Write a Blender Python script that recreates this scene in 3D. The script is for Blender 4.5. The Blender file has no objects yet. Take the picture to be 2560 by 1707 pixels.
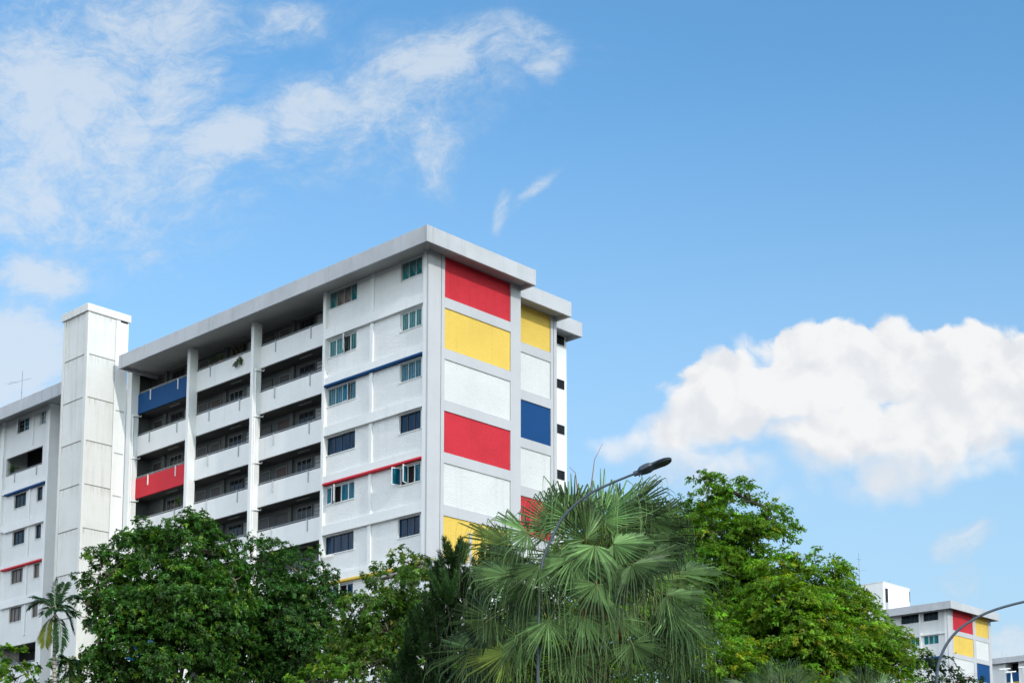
import bpy, math, random
import numpy as np
from mathutils import Vector, Matrix

ZO = 26.5            # height of the block's reference level above the street
TREE_A=[(-29.57, -18.06, 10.75, 0.9), (-28.54, -18.34, 11.52, 1.02), (-27.85, -19.52, 11.71, 1.06), (-27.02, -19.78, 11.41, 0.82), (-29.25, -17.38, 9.67, 0.69), (-29.24, -18.85, 9.74, 1.12), (-28.52, -19.93, 10.08, 1.37), (-28.11, -21.08, 9.36, 1.31), (-27.25, -21.08, 10.42, 0.77), (-29.22, -18.9, 8.35, 1.25), (-28.31, -20.15, 8.07, 1.56), (-26.41, -19.81, 8.44, 1.25), (-29.65, -17.91, 7.9, 1.0), (-29.95, -17.67, 9.92, 0.5)]
TREE_B=[(-25.22, -19.8, 11.83, 0.81), (-24.79, -20.64, 11.37, 0.86), (-25.18, -19.39, 11.09, 0.83), (-24.31, -20.99, 10.59, 0.91), (-25.08, -20.64, 9.74, 1.37), (-24.19, -21.38, 9.44, 0.98), (-25.06, -19.49, 8.75, 1.44), (-24.57, -21.17, 8.37, 1.37), (-22.92, -20.24, 10.41, 0.59), (-25.93, -19.75, 9.67, 1.17)]
TREE_E=[(-26.11, -26.52, 9.31, 0.68), (-26.46, -25.88, 8.4, 0.68), (-25.92, -26.32, 8.41, 0.8), (-25.53, -26.38, 10.6, 0.48), (-25.31, -27.09, 10.41, 0.46), (-26.0, -25.94, 10.11, 0.48), (-26.32, -27.68, 9.65, 0.66), (-26.84, -26.12, 9.14, 0.63), (-26.69, -26.92, 8.71, 0.82), (-25.32, -26.61, 8.99, 0.74), (-26.88, -25.65, 8.37, 0.63), (-26.88, -26.72, 7.68, 0.85), (-25.48, -26.54, 7.85, 0.85), (-27.5, -26.24, 7.31, 0.68)]
TREE_M=[(-29.34, -27.51, 7.06, 0.47), (-28.92, -27.92, 6.9, 0.42), (-29.78, -27.31, 6.71, 0.42)]
TREE_G=[(-16.25, -21.62, 12.69, 0.72), (-15.89, -22.39, 12.41, 0.72), (-16.17, -20.94, 11.6, 0.87), (-16.04, -22.42, 11.05, 1.01), (-14.88, -22.56, 12.24, 0.87), (-14.89, -22.95, 10.7, 1.15), (-16.55, -21.91, 10.17, 1.01)]
TREE_H2=[(-10.74, -19.08, 16.08, 0.56), (-8.66, -19.13, 16.11, 0.89), (-9.15, -21.04, 15.53, 0.89), (-7.4, -21.2, 15.14, 1.13), (-9.84, -20.44, 13.94, 1.37), (-8.47, -21.4, 13.35, 1.45), (-9.24, -18.41, 14.85, 0.97)]
TREE_H=[(-12.43, -26.77, 15.33, 0.37), (-12.26, -27.2, 14.95, 0.4), (-12.16, -28.0, 14.65, 0.59), (-11.32, -26.77, 14.5, 0.71), (-11.7, -28.86, 13.99, 0.48), (-10.52, -28.66, 13.68, 0.4), (-12.03, -25.93, 14.43, 0.68), (-12.78, -27.46, 13.38, 0.99), (-11.93, -28.41, 13.23, 0.85), (-12.79, -26.13, 13.52, 0.85), (-12.91, -27.61, 12.11, 1.27), (-11.0, -27.83, 12.52, 0.85), (-13.15, -27.24, 10.83, 1.27), (-12.43, -28.11, 10.96, 1.27)]
TREE_I=[(-13.88, -30.77, 11.37, 0.76), (-13.53, -31.48, 11.46, 0.65), (-12.82, -31.87, 11.37, 0.55), (-13.12, -32.42, 10.65, 0.52), (-14.84, -31.38, 10.08, 1.17), (-12.65, -31.51, 10.36, 1.04), (-11.95, -32.22, 10.16, 0.63), (-14.58, -31.94, 9.0, 1.37), (-13.08, -32.65, 8.96, 1.11), (-11.7, -32.87, 9.3, 0.72), (-11.96, -33.75, 8.78, 0.47), (-14.35, -30.4, 9.2, 1.11), (-13.36, -31.89, 8.09, 1.3), (-12.38, -33.09, 8.2, 0.91), (-15.58, -30.61, 8.38, 0.91)]
TREE_K=[(-23.18, -27.39, 8.74, 0.84), (-22.98, -26.86, 7.78, 0.95), (-22.23, -27.65, 8.7, 0.95), (-23.43, -26.11, 7.62, 0.84), (-22.26, -28.5, 8.24, 1.07), (-20.97, -29.76, 8.86, 1.19), (-19.81, -31.13, 9.33, 1.01), (-19.08, -31.76, 8.25, 1.07), (-19.84, -30.07, 7.85, 1.07), (-22.88, -27.94, 7.68, 0.9), (-21.28, -28.91, 7.57, 1.07), (-18.52, -32.36, 7.4, 0.95), (-17.79, -33.0, 7.17, 0.84), (-16.65, -33.95, 7.07, 0.84)]
TREE_J=[(-21.1, -39.34, 6.91, 0.32), (-20.71, -39.68, 6.96, 0.3), (-20.37, -39.82, 6.68, 0.34), (-20.97, -39.47, 6.45, 0.4), (-20.29, -40.16, 6.62, 0.22)]
TREE_L=[(-33.53, -20.49, 7.59, 0.33), (-33.31, -20.56, 7.32, 0.36), (-33.54, -20.32, 7.16, 0.44), (-33.91, -20.38, 7.79, 0.24), (-33.97, -20.43, 7.21, 0.33)]
TREE_N=[(-30.77, -17.78, 8.05, 0.32), (-30.41, -17.78, 7.9, 0.43), (-30.7, -17.47, 7.59, 0.37), (-30.18, -17.88, 7.54, 0.49)]
PLUMES=[(-30.67, -33.4, 9.3, 1.1), (-30.39, -33.49, 9.27, 0.92), (-30.23, -33.56, 8.71, 0.83), (-29.88, -33.68, 9.28, 1.02), (-30.77, -33.1, 8.93, 1.02), (-29.76, -33.83, 8.84, 1.12), (-31.42, -33.65, 8.23, 1.08), (-30.7, -33.64, 8.43, 1.01), (-30.01, -33.54, 8.45, 1.02), (-30.71, -33.32, 7.9, 1.11), (-30.86, -32.72, 7.82, 1.02), (-30.84, -34.11, 7.6, 1.08), (-30.22, -34.15, 7.86, 1.1), (-31.55, -33.14, 7.16, 1.0), (-30.98, -33.21, 7.22, 1.1), (-30.64, -33.52, 7.13, 1.1), (-30.79, -34.33, 7.02, 1.08), (-31.44, -33.3, 6.5, 1.0), (-31.07, -33.58, 6.51, 1.09), (-31.13, -32.41, 6.82, 0.84), (-30.35, -33.49, 6.51, 1.11), (-31.86, -32.95, 6.26, 0.81), (-30.83, -32.93, 6.13, 1.02), (-31.66, -33.21, 5.98, 0.9), (-30.21, -33.89, 6.39, 1.01), (-31.01, -33.91, 5.84, 0.99), (-31.28, -33.84, 8.5, 0.99), (-30.33, -33.32, 8.92, 0.93), (-31.36, -33.4, 7.99, 1.0), (-30.56, -34.22, 8.28, 0.91), (-30.17, -33.3, 8.27, 1.03), (-30.46, -33.19, 7.57, 1.11), (-31.23, -33.4, 7.45, 1.0), (-30.09, -33.42, 7.3, 1.12), (-31.24, -32.95, 6.84, 1.01), (-30.1, -33.9, 7.25, 1.01), (-31.2, -33.58, 6.04, 1.0), (-30.0, -33.55, 6.06, 1.02), (-31.05, -32.88, 6.21, 1.01), (-29.72, -33.8, 6.83, 1.02), (-30.34, -33.28, 7.86, 1.02)]
PALM_C=(-30.96, -37.66, 7.66)
PALM_HUBS=[(-32.0, -37.0, 8.58, -0.92, 0.35, 0.2), (-31.56, -37.32, 8.73, -0.42, 0.9, 0.2), (-31.46, -38.0, 8.39, 0.05, 0.9, 0.4), (-31.25, -37.5, 8.88, -0.25, 0.9, 0.4), (-30.53, -37.97, 9.14, 0.72, 0.68, 0.2), (-30.95, -37.96, 8.85, 0.4, 0.85, 0.4), (-30.76, -38.31, 8.68, 0.97, 0.22, 0.2), (-31.17, -38.45, 8.28, 0.95, -0.15, 0.5), (-31.32, -39.02, 7.78, 0.25, -0.45, 0.8), (-30.63, -38.73, 8.02, 0.92, 0.3, 0.2), (-30.49, -39.17, 7.29, 0.93, -0.2, 0.4), (-30.51, -39.29, 6.94, 0.85, -0.45, 0.4), (-31.33, -39.01, 6.28, 0.35, -0.9, 0.5), (-32.01, -38.74, 7.34, 0.1, -0.9, 0.6), (-32.59, -37.83, 7.73, -0.1, -0.9, 0.5), (-32.63, -37.07, 7.65, -0.95, -0.15, 0.4), (-32.85, -36.84, 6.82, -0.78, -0.55, 0.4), (-32.55, -38.02, 6.67, -0.2, -0.9, 0.5), (-32.79, -37.19, 6.14, -0.7, -0.65, 0.4), (-32.08, -38.22, 6.02, -0.1, -1, 0.4), (-30.14, -39.1, 6.2, 0.6, -0.75, 0.3), (-31.8, -38.52, 8.13, 0.2, -0.8, 0.7), (-30.11, -39.28, 6.73, 0.8, -0.55, 0.3), (-29.94, -39.02, 7.81, 0.95, -0.02, 0.2), (-32.07, -36.78, 8.11, -0.9, 0.05, 0.3), (-30.07, -38.6, 8.59, 0.9, 0.3, 0.2), (-30.26, -38.1, 8.95, 0.85, 0.5, 0.1), (-30.37, -38.71, 7.67, 0.9, -0.1, 0.3), (-31.29, -38.62, 6.8, 0.5, -0.8, 0.5), (-32.17, -36.96, 7.22, -0.8, -0.4, 0.4), (-31.58, -38.45, 7.82, 0.3, -0.7, 0.7), (-32.05, -37.82, 7.96, -0.3, -0.7, 0.6), (-30.18, -38.77, 6.63, 0.8, -0.5, 0.3), (-32.72, -36.25, 6.31, -0.8, -0.6, 0.3), (-30.3, -38.21, 9.21, 0.7, 0.7, 0.2), (-30.13, -38.53, 8.9, 0.85, 0.45, 0.2), (-31.39, -37.5, 8.79, -0.15, 0.9, 0.3), (-32.08, -38.23, 7.9, -0.15, -0.8, 0.6), (-31.48, -38.71, 7.74, 0.4, -0.75, 0.5), (-32.42, -37.43, 7.4, -0.6, -0.7, 0.4), (-32.11, -38.48, 6.77, 0.05, -0.95, 0.4), (-30.73, -38.91, 6.75, 0.6, -0.75, 0.4), (-32.61, -37.38, 6.46, -0.45, -0.85, 0.4), (-30.33, -38.46, 8.51, 0.95, 0.15, 0.2), (-31.98, -36.45, 8.43, -0.9, 0.3, 0.2)]
PALM_SPEARS=[((-31.27, -37.63, 9.47), (-31.29, -37.6, 9.81), (-31.45, -37.58, 9.9)), ((-30.93, -37.69, 9.58), (-30.88, -37.74, 10.13), (-30.77, -37.86, 10.46))]
PALM_P=((-27.6, -39.73, 5.45), [(-28.32, -39.71, 5.66, -0.8333333333333334, 0.6, 0.3), (-27.47, -39.44, 5.9, -0.3333333333333333, 0.6, 0.3), (-27.62, -39.86, 5.89, 0.16666666666666666, 0.6, 0.3), (-27.78, -40.27, 5.71, 0.6666666666666666, 0.6, 0.3), (-27.71, -39.18, 5.51, -1.0, 0.6, 0.3), (-27.33, -40.16, 5.5, 1.0, 0.6, 0.3), (-28.02, -40.02, 5.58, 0.0, 0.6, 0.3), (-27.95, -38.93, 5.64, -1.6666666666666667, 0.6, 0.3)])
PALM_Q=((-24.68, -39.9, 5.61), [(-25.33, -39.94, 5.89, -0.5833333333333334, 0.6, 0.3), (-24.41, -39.75, 6.09, 0.0, 0.6, 0.3), (-24.54, -40.19, 5.99, 0.5833333333333334, 0.6, 0.3), (-25.46, -39.8, 5.66, -0.9166666666666666, 0.6, 0.3), (-24.06, -40.12, 5.76, 0.9166666666666666, 0.6, 0.3), (-24.92, -39.79, 5.8, -0.4166666666666667, 0.6, 0.3)])
ARECA=[[(-32.93, -21.09, 8.95), (-32.94, -21.08, 9.34), (-32.9, -21.12, 9.75)], [(-32.95, -21.08, 8.93), (-33.16, -20.92, 9.35), (-33.43, -20.71, 9.01)], [(-32.95, -21.08, 8.95), (-32.95, -20.71, 9.35), (-33.08, -20.22, 9.39)], [(-32.92, -21.11, 8.93), (-32.88, -21.37, 9.21), (-32.72, -21.75, 8.77)], [(-32.92, -21.11, 8.93), (-32.7, -21.19, 9.21), (-32.49, -21.27, 8.49)], [(-32.93, -21.1, 8.84), (-33.18, -21.12, 8.58), (-33.29, -21.3, 7.96)], [(-32.91, -21.12, 8.84), (-32.94, -21.52, 8.57), (-33.13, -21.75, 7.81)], [(-32.92, -21.1, 8.95), (-32.73, -21.09, 9.51), (-32.61, -21.0, 9.71)], [(-32.91, -21.12, 8.95), (-32.68, -21.21, 9.4), (-32.4, -21.36, 9.32)], [(-32.95, -21.08, 8.93), (-33.15, -21.23, 9.06), (-33.37, -21.36, 8.77)], [(-32.91, -21.12, 8.91), (-32.98, -21.41, 8.94), (-32.91, -21.84, 8.84)]]
ARECA_TRUNK=[(-32.88, -21.15, 7.05), (-32.91, -21.12, 7.59), (-32.91, -21.11, 7.92), (-32.93, -21.1, 8.93)]
ARECA_B=[[(-31.08, -18.69, 7.98), (-31.1, -18.67, 8.15), (-31.19, -18.58, 8.17)], [(-31.08, -18.69, 7.98), (-31.01, -18.77, 8.13), (-30.94, -18.83, 8.02)], [(-31.08, -18.69, 7.98), (-31.03, -18.74, 7.98), (-31.06, -18.71, 7.74)], [(-31.08, -18.69, 7.98), (-31.14, -18.63, 8.09), (-31.2, -18.57, 7.98)], [(-31.08, -18.69, 7.98), (-30.99, -18.78, 8.04), (-30.88, -18.9, 7.82)]]
WISP=[(-0.1056, 0.528, 0.167, 0.0605, 12, 0.5), (-0.273, 0.5123, 0.1431, 0.1271, 0, 0.55), (-0.2973, 0.5341, 0.0984, 0.0908, 0, 1.0), (-0.333, 0.4719, 0.0567, 0.0454, 0, 0.9), (-0.2519, 0.5877, 0.0775, 0.0393, 0, 0.8), (-0.2211, 0.5498, 0.0418, 0.0545, 0, 0.8), (-0.3193, 0.4229, 0.0418, 0.0257, 0, 0.9), (-0.3311, 0.3595, 0.0477, 0.0484, 0, 1.5), (-0.1601, 0.5989, 0.0418, 0.0182, 0, 0.5), (-0.1777, 0.5878, 0.0895, 0.0272, 10, 0.35), (-0.1862, 0.5092, 0.0418, 0.0242, 40, 1.1), (-0.141, 0.5311, 0.0477, 0.0257, 30, 0.9), (-0.094, 0.5389, 0.0537, 0.0287, 15, 0.8), (-0.0498, 0.5547, 0.0537, 0.0287, 8, 0.9), (-0.0055, 0.5642, 0.0477, 0.0242, -10, 0.8), (0.0226, 0.5532, 0.0268, 0.0212, -30, 0.6), (-0.0495, 0.5031, 0.0268, 0.0363, -15, 0.6), (0.0136, 0.4676, 0.0239, 0.0073, 30, 0.42), (-0.0083, 0.4614, 0.0089, 0.0136, -20, 0.5), (-0.209, 0.4828, 0.0194, 0.0197, 0, 0.85), (0.304, 0.2303, 0.0239, 0.0166, 15, 0.8), (0.2973, 0.2029, 0.0239, 0.0151, 0, 0.6), (0.3208, 0.1557, 0.0328, 0.0212, 0, 1.0), (0.109, 0.2768, 0.0656, 0.0242, 0, 0.45)]
CUM=[(0.1094, 0.3048, 0.0567, 0.0272, 25, 1), (0.1498, 0.324, 0.0596, 0.0393, 15, 1.1), (0.1931, 0.336, 0.0596, 0.0424, 10, 1.2), (0.2365, 0.3449, 0.0626, 0.0393, 5, 1.2), (0.2912, 0.345, 0.0567, 0.0393, 0, 1.2), (0.3309, 0.3301, 0.0447, 0.0454, 0, 1.1), (0.2209, 0.3004, 0.0895, 0.0363, 5, 1.1), (0.2867, 0.3005, 0.0716, 0.0424, 10, 1.1), (0.2514, 0.2696, 0.0775, 0.0303, 8, 0.95), (0.3061, 0.2828, 0.0537, 0.0272, 5, 0.8), (0.1919, 0.2827, 0.0716, 0.0272, 5, 0.8), (0.0863, 0.2944, 0.0447, 0.0182, 10, 0.8), (0.1262, 0.2827, 0.0775, 0.0242, 5, 0.75), (0.1629, 0.2651, 0.0775, 0.0212, 3, 0.55)]
SCRAPS=[(-29.65, -19.9, 8.39), (-29.4, -20.16, 8.53), (-29.79, -19.76, 8.17), (-29.37, -20.19, 8.87)]
HMAST=[(59.1, -1.71, 19.04), (59.71, -2.34, 19.12), (59.4, -2.03, 18.81), (59.99, -2.65, 18.89), (59.38, -2.01, 19.0), (59.72, -2.36, 18.78), (59.74, -2.38, 18.76), (59.74, -2.38, 18.11), (60.13, -2.79, 19.21), (60.43, -3.1, 19.23)]

scene = bpy.context.scene
col = scene.collection
R = math.radians

# ------------------------------------------------------------------ helpers
def link(o, parent=None):
    col.objects.link(o)
    if parent is not None:
        o.parent = parent
        if parent.parent is None:
            o.matrix_parent_inverse = Matrix.Translation(-Vector(parent.location))
    return o

def tag(o, label=None, cat=None, group=None, kind=None):
    if label: o['label'] = label
    if cat: o['category'] = cat
    if group: o['group'] = group
    if kind: o['kind'] = kind
    return o

def empty(name, loc, label, cat, group=None):
    o = bpy.data.objects.new(name, None)
    o.location = loc
    o.empty_display_size = .2
    col.objects.link(o)
    return tag(o, label, cat, group)

class MB:
    """collects quads and tubes, then links them as ONE mesh object"""
    def __init__(self):
        self.v = []; self.f = []
    def box(self, x0, x1, y0, y1, z0, z1):
        if x0 > x1: x0, x1 = x1, x0
        if y0 > y1: y0, y1 = y1, y0
        if z0 > z1: z0, z1 = z1, z0
        n = len(self.v)
        self.v += [(x0,y0,z0),(x1,y0,z0),(x1,y1,z0),(x0,y1,z0),(x0,y0,z1),(x1,y0,z1),(x1,y1,z1),(x0,y1,z1)]
        self.f += [tuple(n+i for i in q) for q in ((0,3,2,1),(4,5,6,7),(0,1,5,4),(1,2,6,5),(2,3,7,6),(3,0,4,7))]
        return self
    def bar(self, a, b, w, h, up=(0,0,1)):
        a = Vector(a); b = Vector(b); d = (b-a).normalized(); u = Vector(up)
        s = d.cross(u)
        if s.length < 1e-4: s = d.cross(Vector((1,0,0)))
        s.normalize(); u = s.cross(d).normalized()
        n = len(self.v)
        for p in (a, b):
            for i, j in ((-1,-1),(1,-1),(1,1),(-1,1)):
                self.v.append(tuple(p + s*(i*w/2) + u*(j*h/2)))
        self.f += [tuple(n+i for i in q) for q in ((0,1,2,3),(7,6,5,4),(0,4,5,1),(1,5,6,2),(2,6,7,3),(3,7,4,0))]
        return self
    def tube(self, pts, rad, n=8, cap=True):
        pts = [Vector(p) for p in pts]
        if not hasattr(rad, '__len__'): rad = [rad]*len(pts)
        base = len(self.v); prev = None
        for i, p in enumerate(pts):
            d = (pts[min(i+1,len(pts)-1)] - pts[max(i-1,0)]).normalized()
            if prev is None:
                s = d.cross(Vector((0,0,1)))
                if s.length < 1e-3: s = d.cross(Vector((1,0,0)))
            else:
                s = prev - d*prev.dot(d)
            s.normalize(); prev = s; t = d.cross(s)
            for k in range(n):
                a = 2*math.pi*k/n
                self.v.append(tuple(p + (s*math.cos(a)+t*math.sin(a))*rad[i]))
        for i in range(len(pts)-1):
            for k in range(n):
                a = base+i*n+k; b = base+i*n+(k+1)%n
                self.f.append((a, b, b+n, a+n))
        if cap:
            self.f.append(tuple(base+n-1-k for k in range(n)))
            self.f.append(tuple(base+(len(pts)-1)*n+k for k in range(n)))
        return self
    def poly(self, pts):
        n = len(self.v); self.v += [tuple(p) for p in pts]; self.f.append(tuple(range(n, n+len(pts)))); return self
    def build(self, name, m, parent=None, smooth=False, bevel=0):
        me = bpy.data.meshes.new(name)
        me.from_pydata([tuple(map(float, q)) for q in self.v], [], self.f)
        me.materials.append(m)
        if smooth:
            me.polygons.foreach_set('use_smooth', [True]*len(me.polygons))
        me.update()
        o = bpy.data.objects.new(name, me)
        link(o, parent)
        if bevel:
            b = o.modifiers.new('bev', 'BEVEL'); b.width = bevel; b.segments = 2; b.limit_method = 'ANGLE'
        return o

def quads_object(name, V, m, parent=None, cols=None, smooth=False):
    """V: (n,k,3) polygon corners with k vertices each"""
    n, k = V.shape[:2]
    me = bpy.data.meshes.new(name)
    me.vertices.add(n*k); me.vertices.foreach_set('co', V.reshape(-1).astype(np.float32))
    me.loops.add(n*k); me.loops.foreach_set('vertex_index', np.arange(n*k, dtype=np.int32))
    me.polygons.add(n); me.polygons.foreach_set('loop_start', np.arange(0, n*k, k, dtype=np.int32))
    me.polygons.foreach_set('loop_total', np.full(n, k, dtype=np.int32))
    if cols is not None:
        a = me.color_attributes.new('Tint', 'FLOAT_COLOR', 'POINT')
        c = np.ones((n, k, 4), np.float32); c[:, :, :3] = cols[:, None, :]
        a.data.foreach_set('color', c.reshape(-1))
    me.materials.append(m)
    me.update(calc_edges=True)
    if smooth: me.polygons.foreach_set('use_smooth', [True]*n)
    o = bpy.data.objects.new(name, me)
    return link(o, parent)

# ------------------------------------------------------------------ materials
def newmat(name):
    m = bpy.data.materials.new(name); m.use_nodes = True
    nt = m.node_tree; nt.nodes.clear()
    out = nt.nodes.new('ShaderNodeOutputMaterial')
    b = nt.nodes.new('ShaderNodeBsdfPrincipled')
    nt.links.new(b.outputs[0], out.inputs[0])
    return m, nt, b, out

def N(nt, t, **kw):
    n = nt.nodes.new(t)
    for k, v in kw.items():
        if k in n.inputs.keys() if hasattr(n.inputs, 'keys') else False: n.inputs[k].default_value = v
        else: setattr(n, k, v)
    return n

def mathn(nt, op, a, b=None, c=None, clamp=False):
    n = nt.nodes.new('ShaderNodeMath'); n.operation = op; n.use_clamp = clamp
    for i, x in enumerate((a, b, c)):
        if x is None: continue
        if isinstance(x, (int, float)): n.inputs[i].default_value = x
        else: nt.links.new(x, n.inputs[i])
    return n.outputs[0]

def noise(nt, vec, scale, detail=4, rough=.55, dist=0):
    n = nt.nodes.new('ShaderNodeTexNoise'); n.inputs['Scale'].default_value = scale
    n.inputs['Detail'].default_value = detail; n.inputs['Roughness'].default_value = rough
    n.inputs['Distortion'].default_value = dist
    nt.links.new(vec, n.inputs['Vector']); return n.outputs['Fac']

def mapping(nt, vec, scale=(1,1,1), loc=(0,0,0), rot=(0,0,0), kind='POINT'):
    n = nt.nodes.new('ShaderNodeMapping'); n.vector_type = kind
    n.inputs['Location'].default_value = loc; n.inputs['Rotation'].default_value = rot; n.inputs['Scale'].default_value = scale
    nt.links.new(vec, n.inputs['Vector']); return n.outputs[0]

def ramp(nt, fac, a, b, lo=0., hi=1.):
    n = nt.nodes.new('ShaderNodeMapRange'); n.interpolation_type = 'SMOOTHSTEP'
    nt.links.new(fac, n.inputs['Value'])
    n.inputs['From Min'].default_value = a; n.inputs['From Max'].default_value = b
    n.inputs['To Min'].default_value = lo; n.inputs['To Max'].default_value = hi
    return n.outputs[0]

def mixc(nt, fac, a, b, mode='MIX'):
    n = nt.nodes.new('ShaderNodeMix'); n.data_type = 'RGBA'; n.blend_type = mode
    for i, x in ((0, fac), (6, a), (7, b)):
        if isinstance(x, (int, float)): n.inputs[i].default_value = x
        elif isinstance(x, (tuple, list)): n.inputs[i].default_value = tuple(x)+((1,) if len(x) == 3 else ())
        else: nt.links.new(x, n.inputs[i])
    return n.outputs[2]

def paint(name, c, rough=.65, stain=.12, streak=.1, brick=0, rib=0, grime=None, spec=.22):
    """painted masonry: blotches, rain streaks, optional brick courses (joint shade in the colour too) or ribs in the relief"""
    m, nt, b, out = newmat(name)
    tc = nt.nodes.new('ShaderNodeTexCoord'); v = tc.outputs['Object']
    big = ramp(nt, noise(nt, v, .45, 5, .6), .35, .75)
    st = ramp(nt, noise(nt, mapping(nt, v, (2.6, 2.6, .16)), 1.0, 6, .65), .5, .78)
    fine = noise(nt, v, 9, 3, .6)
    k = mathn(nt, 'SUBTRACT', 1.0, mathn(nt, 'MULTIPLY', big, stain))
    k = mathn(nt, 'MULTIPLY', k, mathn(nt, 'SUBTRACT', 1.0, mathn(nt, 'MULTIPLY', st, streak)))
    k = mathn(nt, 'MULTIPLY', k, mathn(nt, 'MULTIPLY_ADD', fine, .1, .95))
    height = mathn(nt, 'MULTIPLY', fine, .15)
    if brick:
        s = nt.nodes.new('ShaderNodeSeparateXYZ'); nt.links.new(v, s.inputs[0])
        cb = nt.nodes.new('ShaderNodeCombineXYZ')
        nt.links.new(mathn(nt, 'ADD', s.outputs[0], s.outputs[1]), cb.inputs[0]); nt.links.new(s.outputs[2], cb.inputs[1])
        bt = nt.nodes.new('ShaderNodeTexBrick'); nt.links.new(cb.outputs[0], bt.inputs['Vector'])
        bt.inputs['Scale'].default_value = 1; bt.inputs['Brick Width'].default_value = .24; bt.inputs['Row Height'].default_value = .085
        bt.inputs['Mortar Size'].default_value = .008; bt.inputs['Mortar Smooth'].default_value = .3
        wob = noise(nt, mapping(nt, v, (1.2, 1.2, 8)), 1.3, 3)
        height = mathn(nt, 'ADD', mathn(nt, 'MULTIPLY', bt.outputs['Fac'], -1.0), mathn(nt, 'MULTIPLY', wob, 1.2))
        k = mathn(nt, 'MULTIPLY', k, mathn(nt, 'MULTIPLY_ADD', mathn(nt, 'MULTIPLY', bt.outputs['Fac'], wob), -.55*brick, 1.0))  # joint shade also darkened into the colour
    if rib:
        s = nt.nodes.new('ShaderNodeSeparateXYZ'); nt.links.new(v, s.inputs[0])
        t = mathn(nt, 'FRACT', mathn(nt, 'MULTIPLY', mathn(nt, 'ADD', s.outputs[0], s.outputs[1]), 1/rib))
        g = ramp(nt, mathn(nt, 'ABSOLUTE', mathn(nt, 'SUBTRACT', t, .5)), .38, .5)
        height = mathn(nt, 'MULTIPLY', g, -1.0)
        k = mathn(nt, 'MULTIPLY', k, mathn(nt, 'MULTIPLY_ADD', mathn(nt, 'MULTIPLY', g, st), -.12, 1.0))
    cc = mixc(nt, 1.0, (*c, 1), (1, 1, 1, 1), 'MULTIPLY')
    n = nt.nodes.new('ShaderNodeVectorMath'); n.operation = 'SCALE'
    n.inputs[0].default_value = c; nt.links.new(k, n.inputs['Scale'])
    src = n.outputs[0]
    if grime:
        # dark run-off below the joints, heights of the joints given in metres
        s = nt.nodes.new('ShaderNodeSeparateXYZ'); nt.links.new(v, s.inputs[0])
        ph = mathn(nt, 'FRACT', mathn(nt, 'DIVIDE', mathn(nt, 'SUBTRACT', grime[0]+100*grime[1], s.outputs[2]), grime[1]))
        run = mathn(nt, 'MULTIPLY', ramp(nt, ph, 0.0, .28, 1, 0), ramp(nt, noise(nt, mapping(nt, v, (7, 7, .5)), 1, 4, .7), .46, .72))
        src = mixc(nt, mathn(nt, 'MULTIPLY', run, .75), src, (.36, .33, .28))
    nt.links.new(src, b.inputs['Base Color'])
    b.inputs['Roughness'].default_value = rough
    b.inputs['Specular IOR Level'].default_value = spec
    bp = nt.nodes.new('ShaderNodeBump'); bp.inputs['Strength'].default_value = .9 if brick else .5
    bp.inputs['Distance'].default_value = .012 if brick else (.02 if rib else .004)
    nt.links.new(height, bp.inputs['Height']); nt.links.new(bp.outputs[0], b.inputs['Normal'])
    return m

def plain(name, c, rough=.5, metal=0, spec=.5, var=.12, scale=6):
    m, nt, b, out = newmat(name)
    tc = nt.nodes.new('ShaderNodeTexCoord')
    k = mathn(nt, 'MULTIPLY_ADD', noise(nt, tc.outputs['Object'], scale, 4), var*2, 1-var)
    n = nt.nodes.new('ShaderNodeVectorMath'); n.operation = 'SCALE'; n.inputs[0].default_value = c
    nt.links.new(k, n.inputs['Scale']); nt.links.new(n.outputs[0], b.inputs['Base Color'])
    b.inputs['Roughness'].default_value = rough; b.inputs['Metallic'].default_value = metal
    b.inputs['Specular IOR Level'].default_value = spec
    return m

def glass(name, c, c2, stripe=0, rough=.06):
    """window glass with curtains or louvres dimly seen behind it"""
    m, nt, b, out = newmat(name)
    tc = nt.nodes.new('ShaderNodeTexCoord'); v = tc.outputs['Object']
    f = ramp(nt, noise(nt, mapping(nt, v, (5, 5, .6)), 1.2, 3), .42, .62)
    cc = mixc(nt, f, c, c2)
    if stripe:
        s = nt.nodes.new('ShaderNodeSeparateXYZ'); nt.links.new(v, s.inputs[0])
        t = mathn(nt, 'FRACT', mathn(nt, 'MULTIPLY', s.outputs[2], 1/stripe))
        cc = mixc(nt, mathn(nt, 'MULTIPLY', ramp(nt, t, .55, .8), .55), cc, (.02, .06, .08))
    nt.links.new(cc, b.inputs['Base Color'])
    b.inputs['Roughness'].default_value = rough; b.inputs['Specular IOR Level'].default_value = .18
    bp = nt.nodes.new('ShaderNodeBump'); bp.inputs['Strength'].default_value = .06
    nt.links.new(noise(nt, v, 1.5, 1), bp.inputs['Height']); nt.links.new(bp.outputs[0], b.inputs['Normal'])
    return m

def leafmat(name, trans=.35, rough=.45, spec=.4, sat=1.0):
    m, nt, b, out = newmat(name)
    at = nt.nodes.new('ShaderNodeAttribute'); at.attribute_name = 'Tint'
    nt.links.new(at.outputs['Color'], b.inputs['Base Color'])
    b.inputs['Roughness'].default_value = rough; b.inputs['Specular IOR Level'].default_value = spec
    tr = nt.nodes.new('ShaderNodeBsdfTranslucent')
    t2 = mixc(nt, 1.0, at.outputs['Color'], (1.25, 1.35, .5, 1), 'MULTIPLY')
    nt.links.new(t2, tr.inputs['Color'])
    mx = nt.nodes.new('ShaderNodeMixShader'); mx.inputs[0].default_value = trans
    nt.links.new(b.outputs[0], mx.inputs[1]); nt.links.new(tr.outputs[0], mx.inputs[2])
    nt.links.new(mx.outputs[0], out.inputs[0])
    return m

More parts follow.
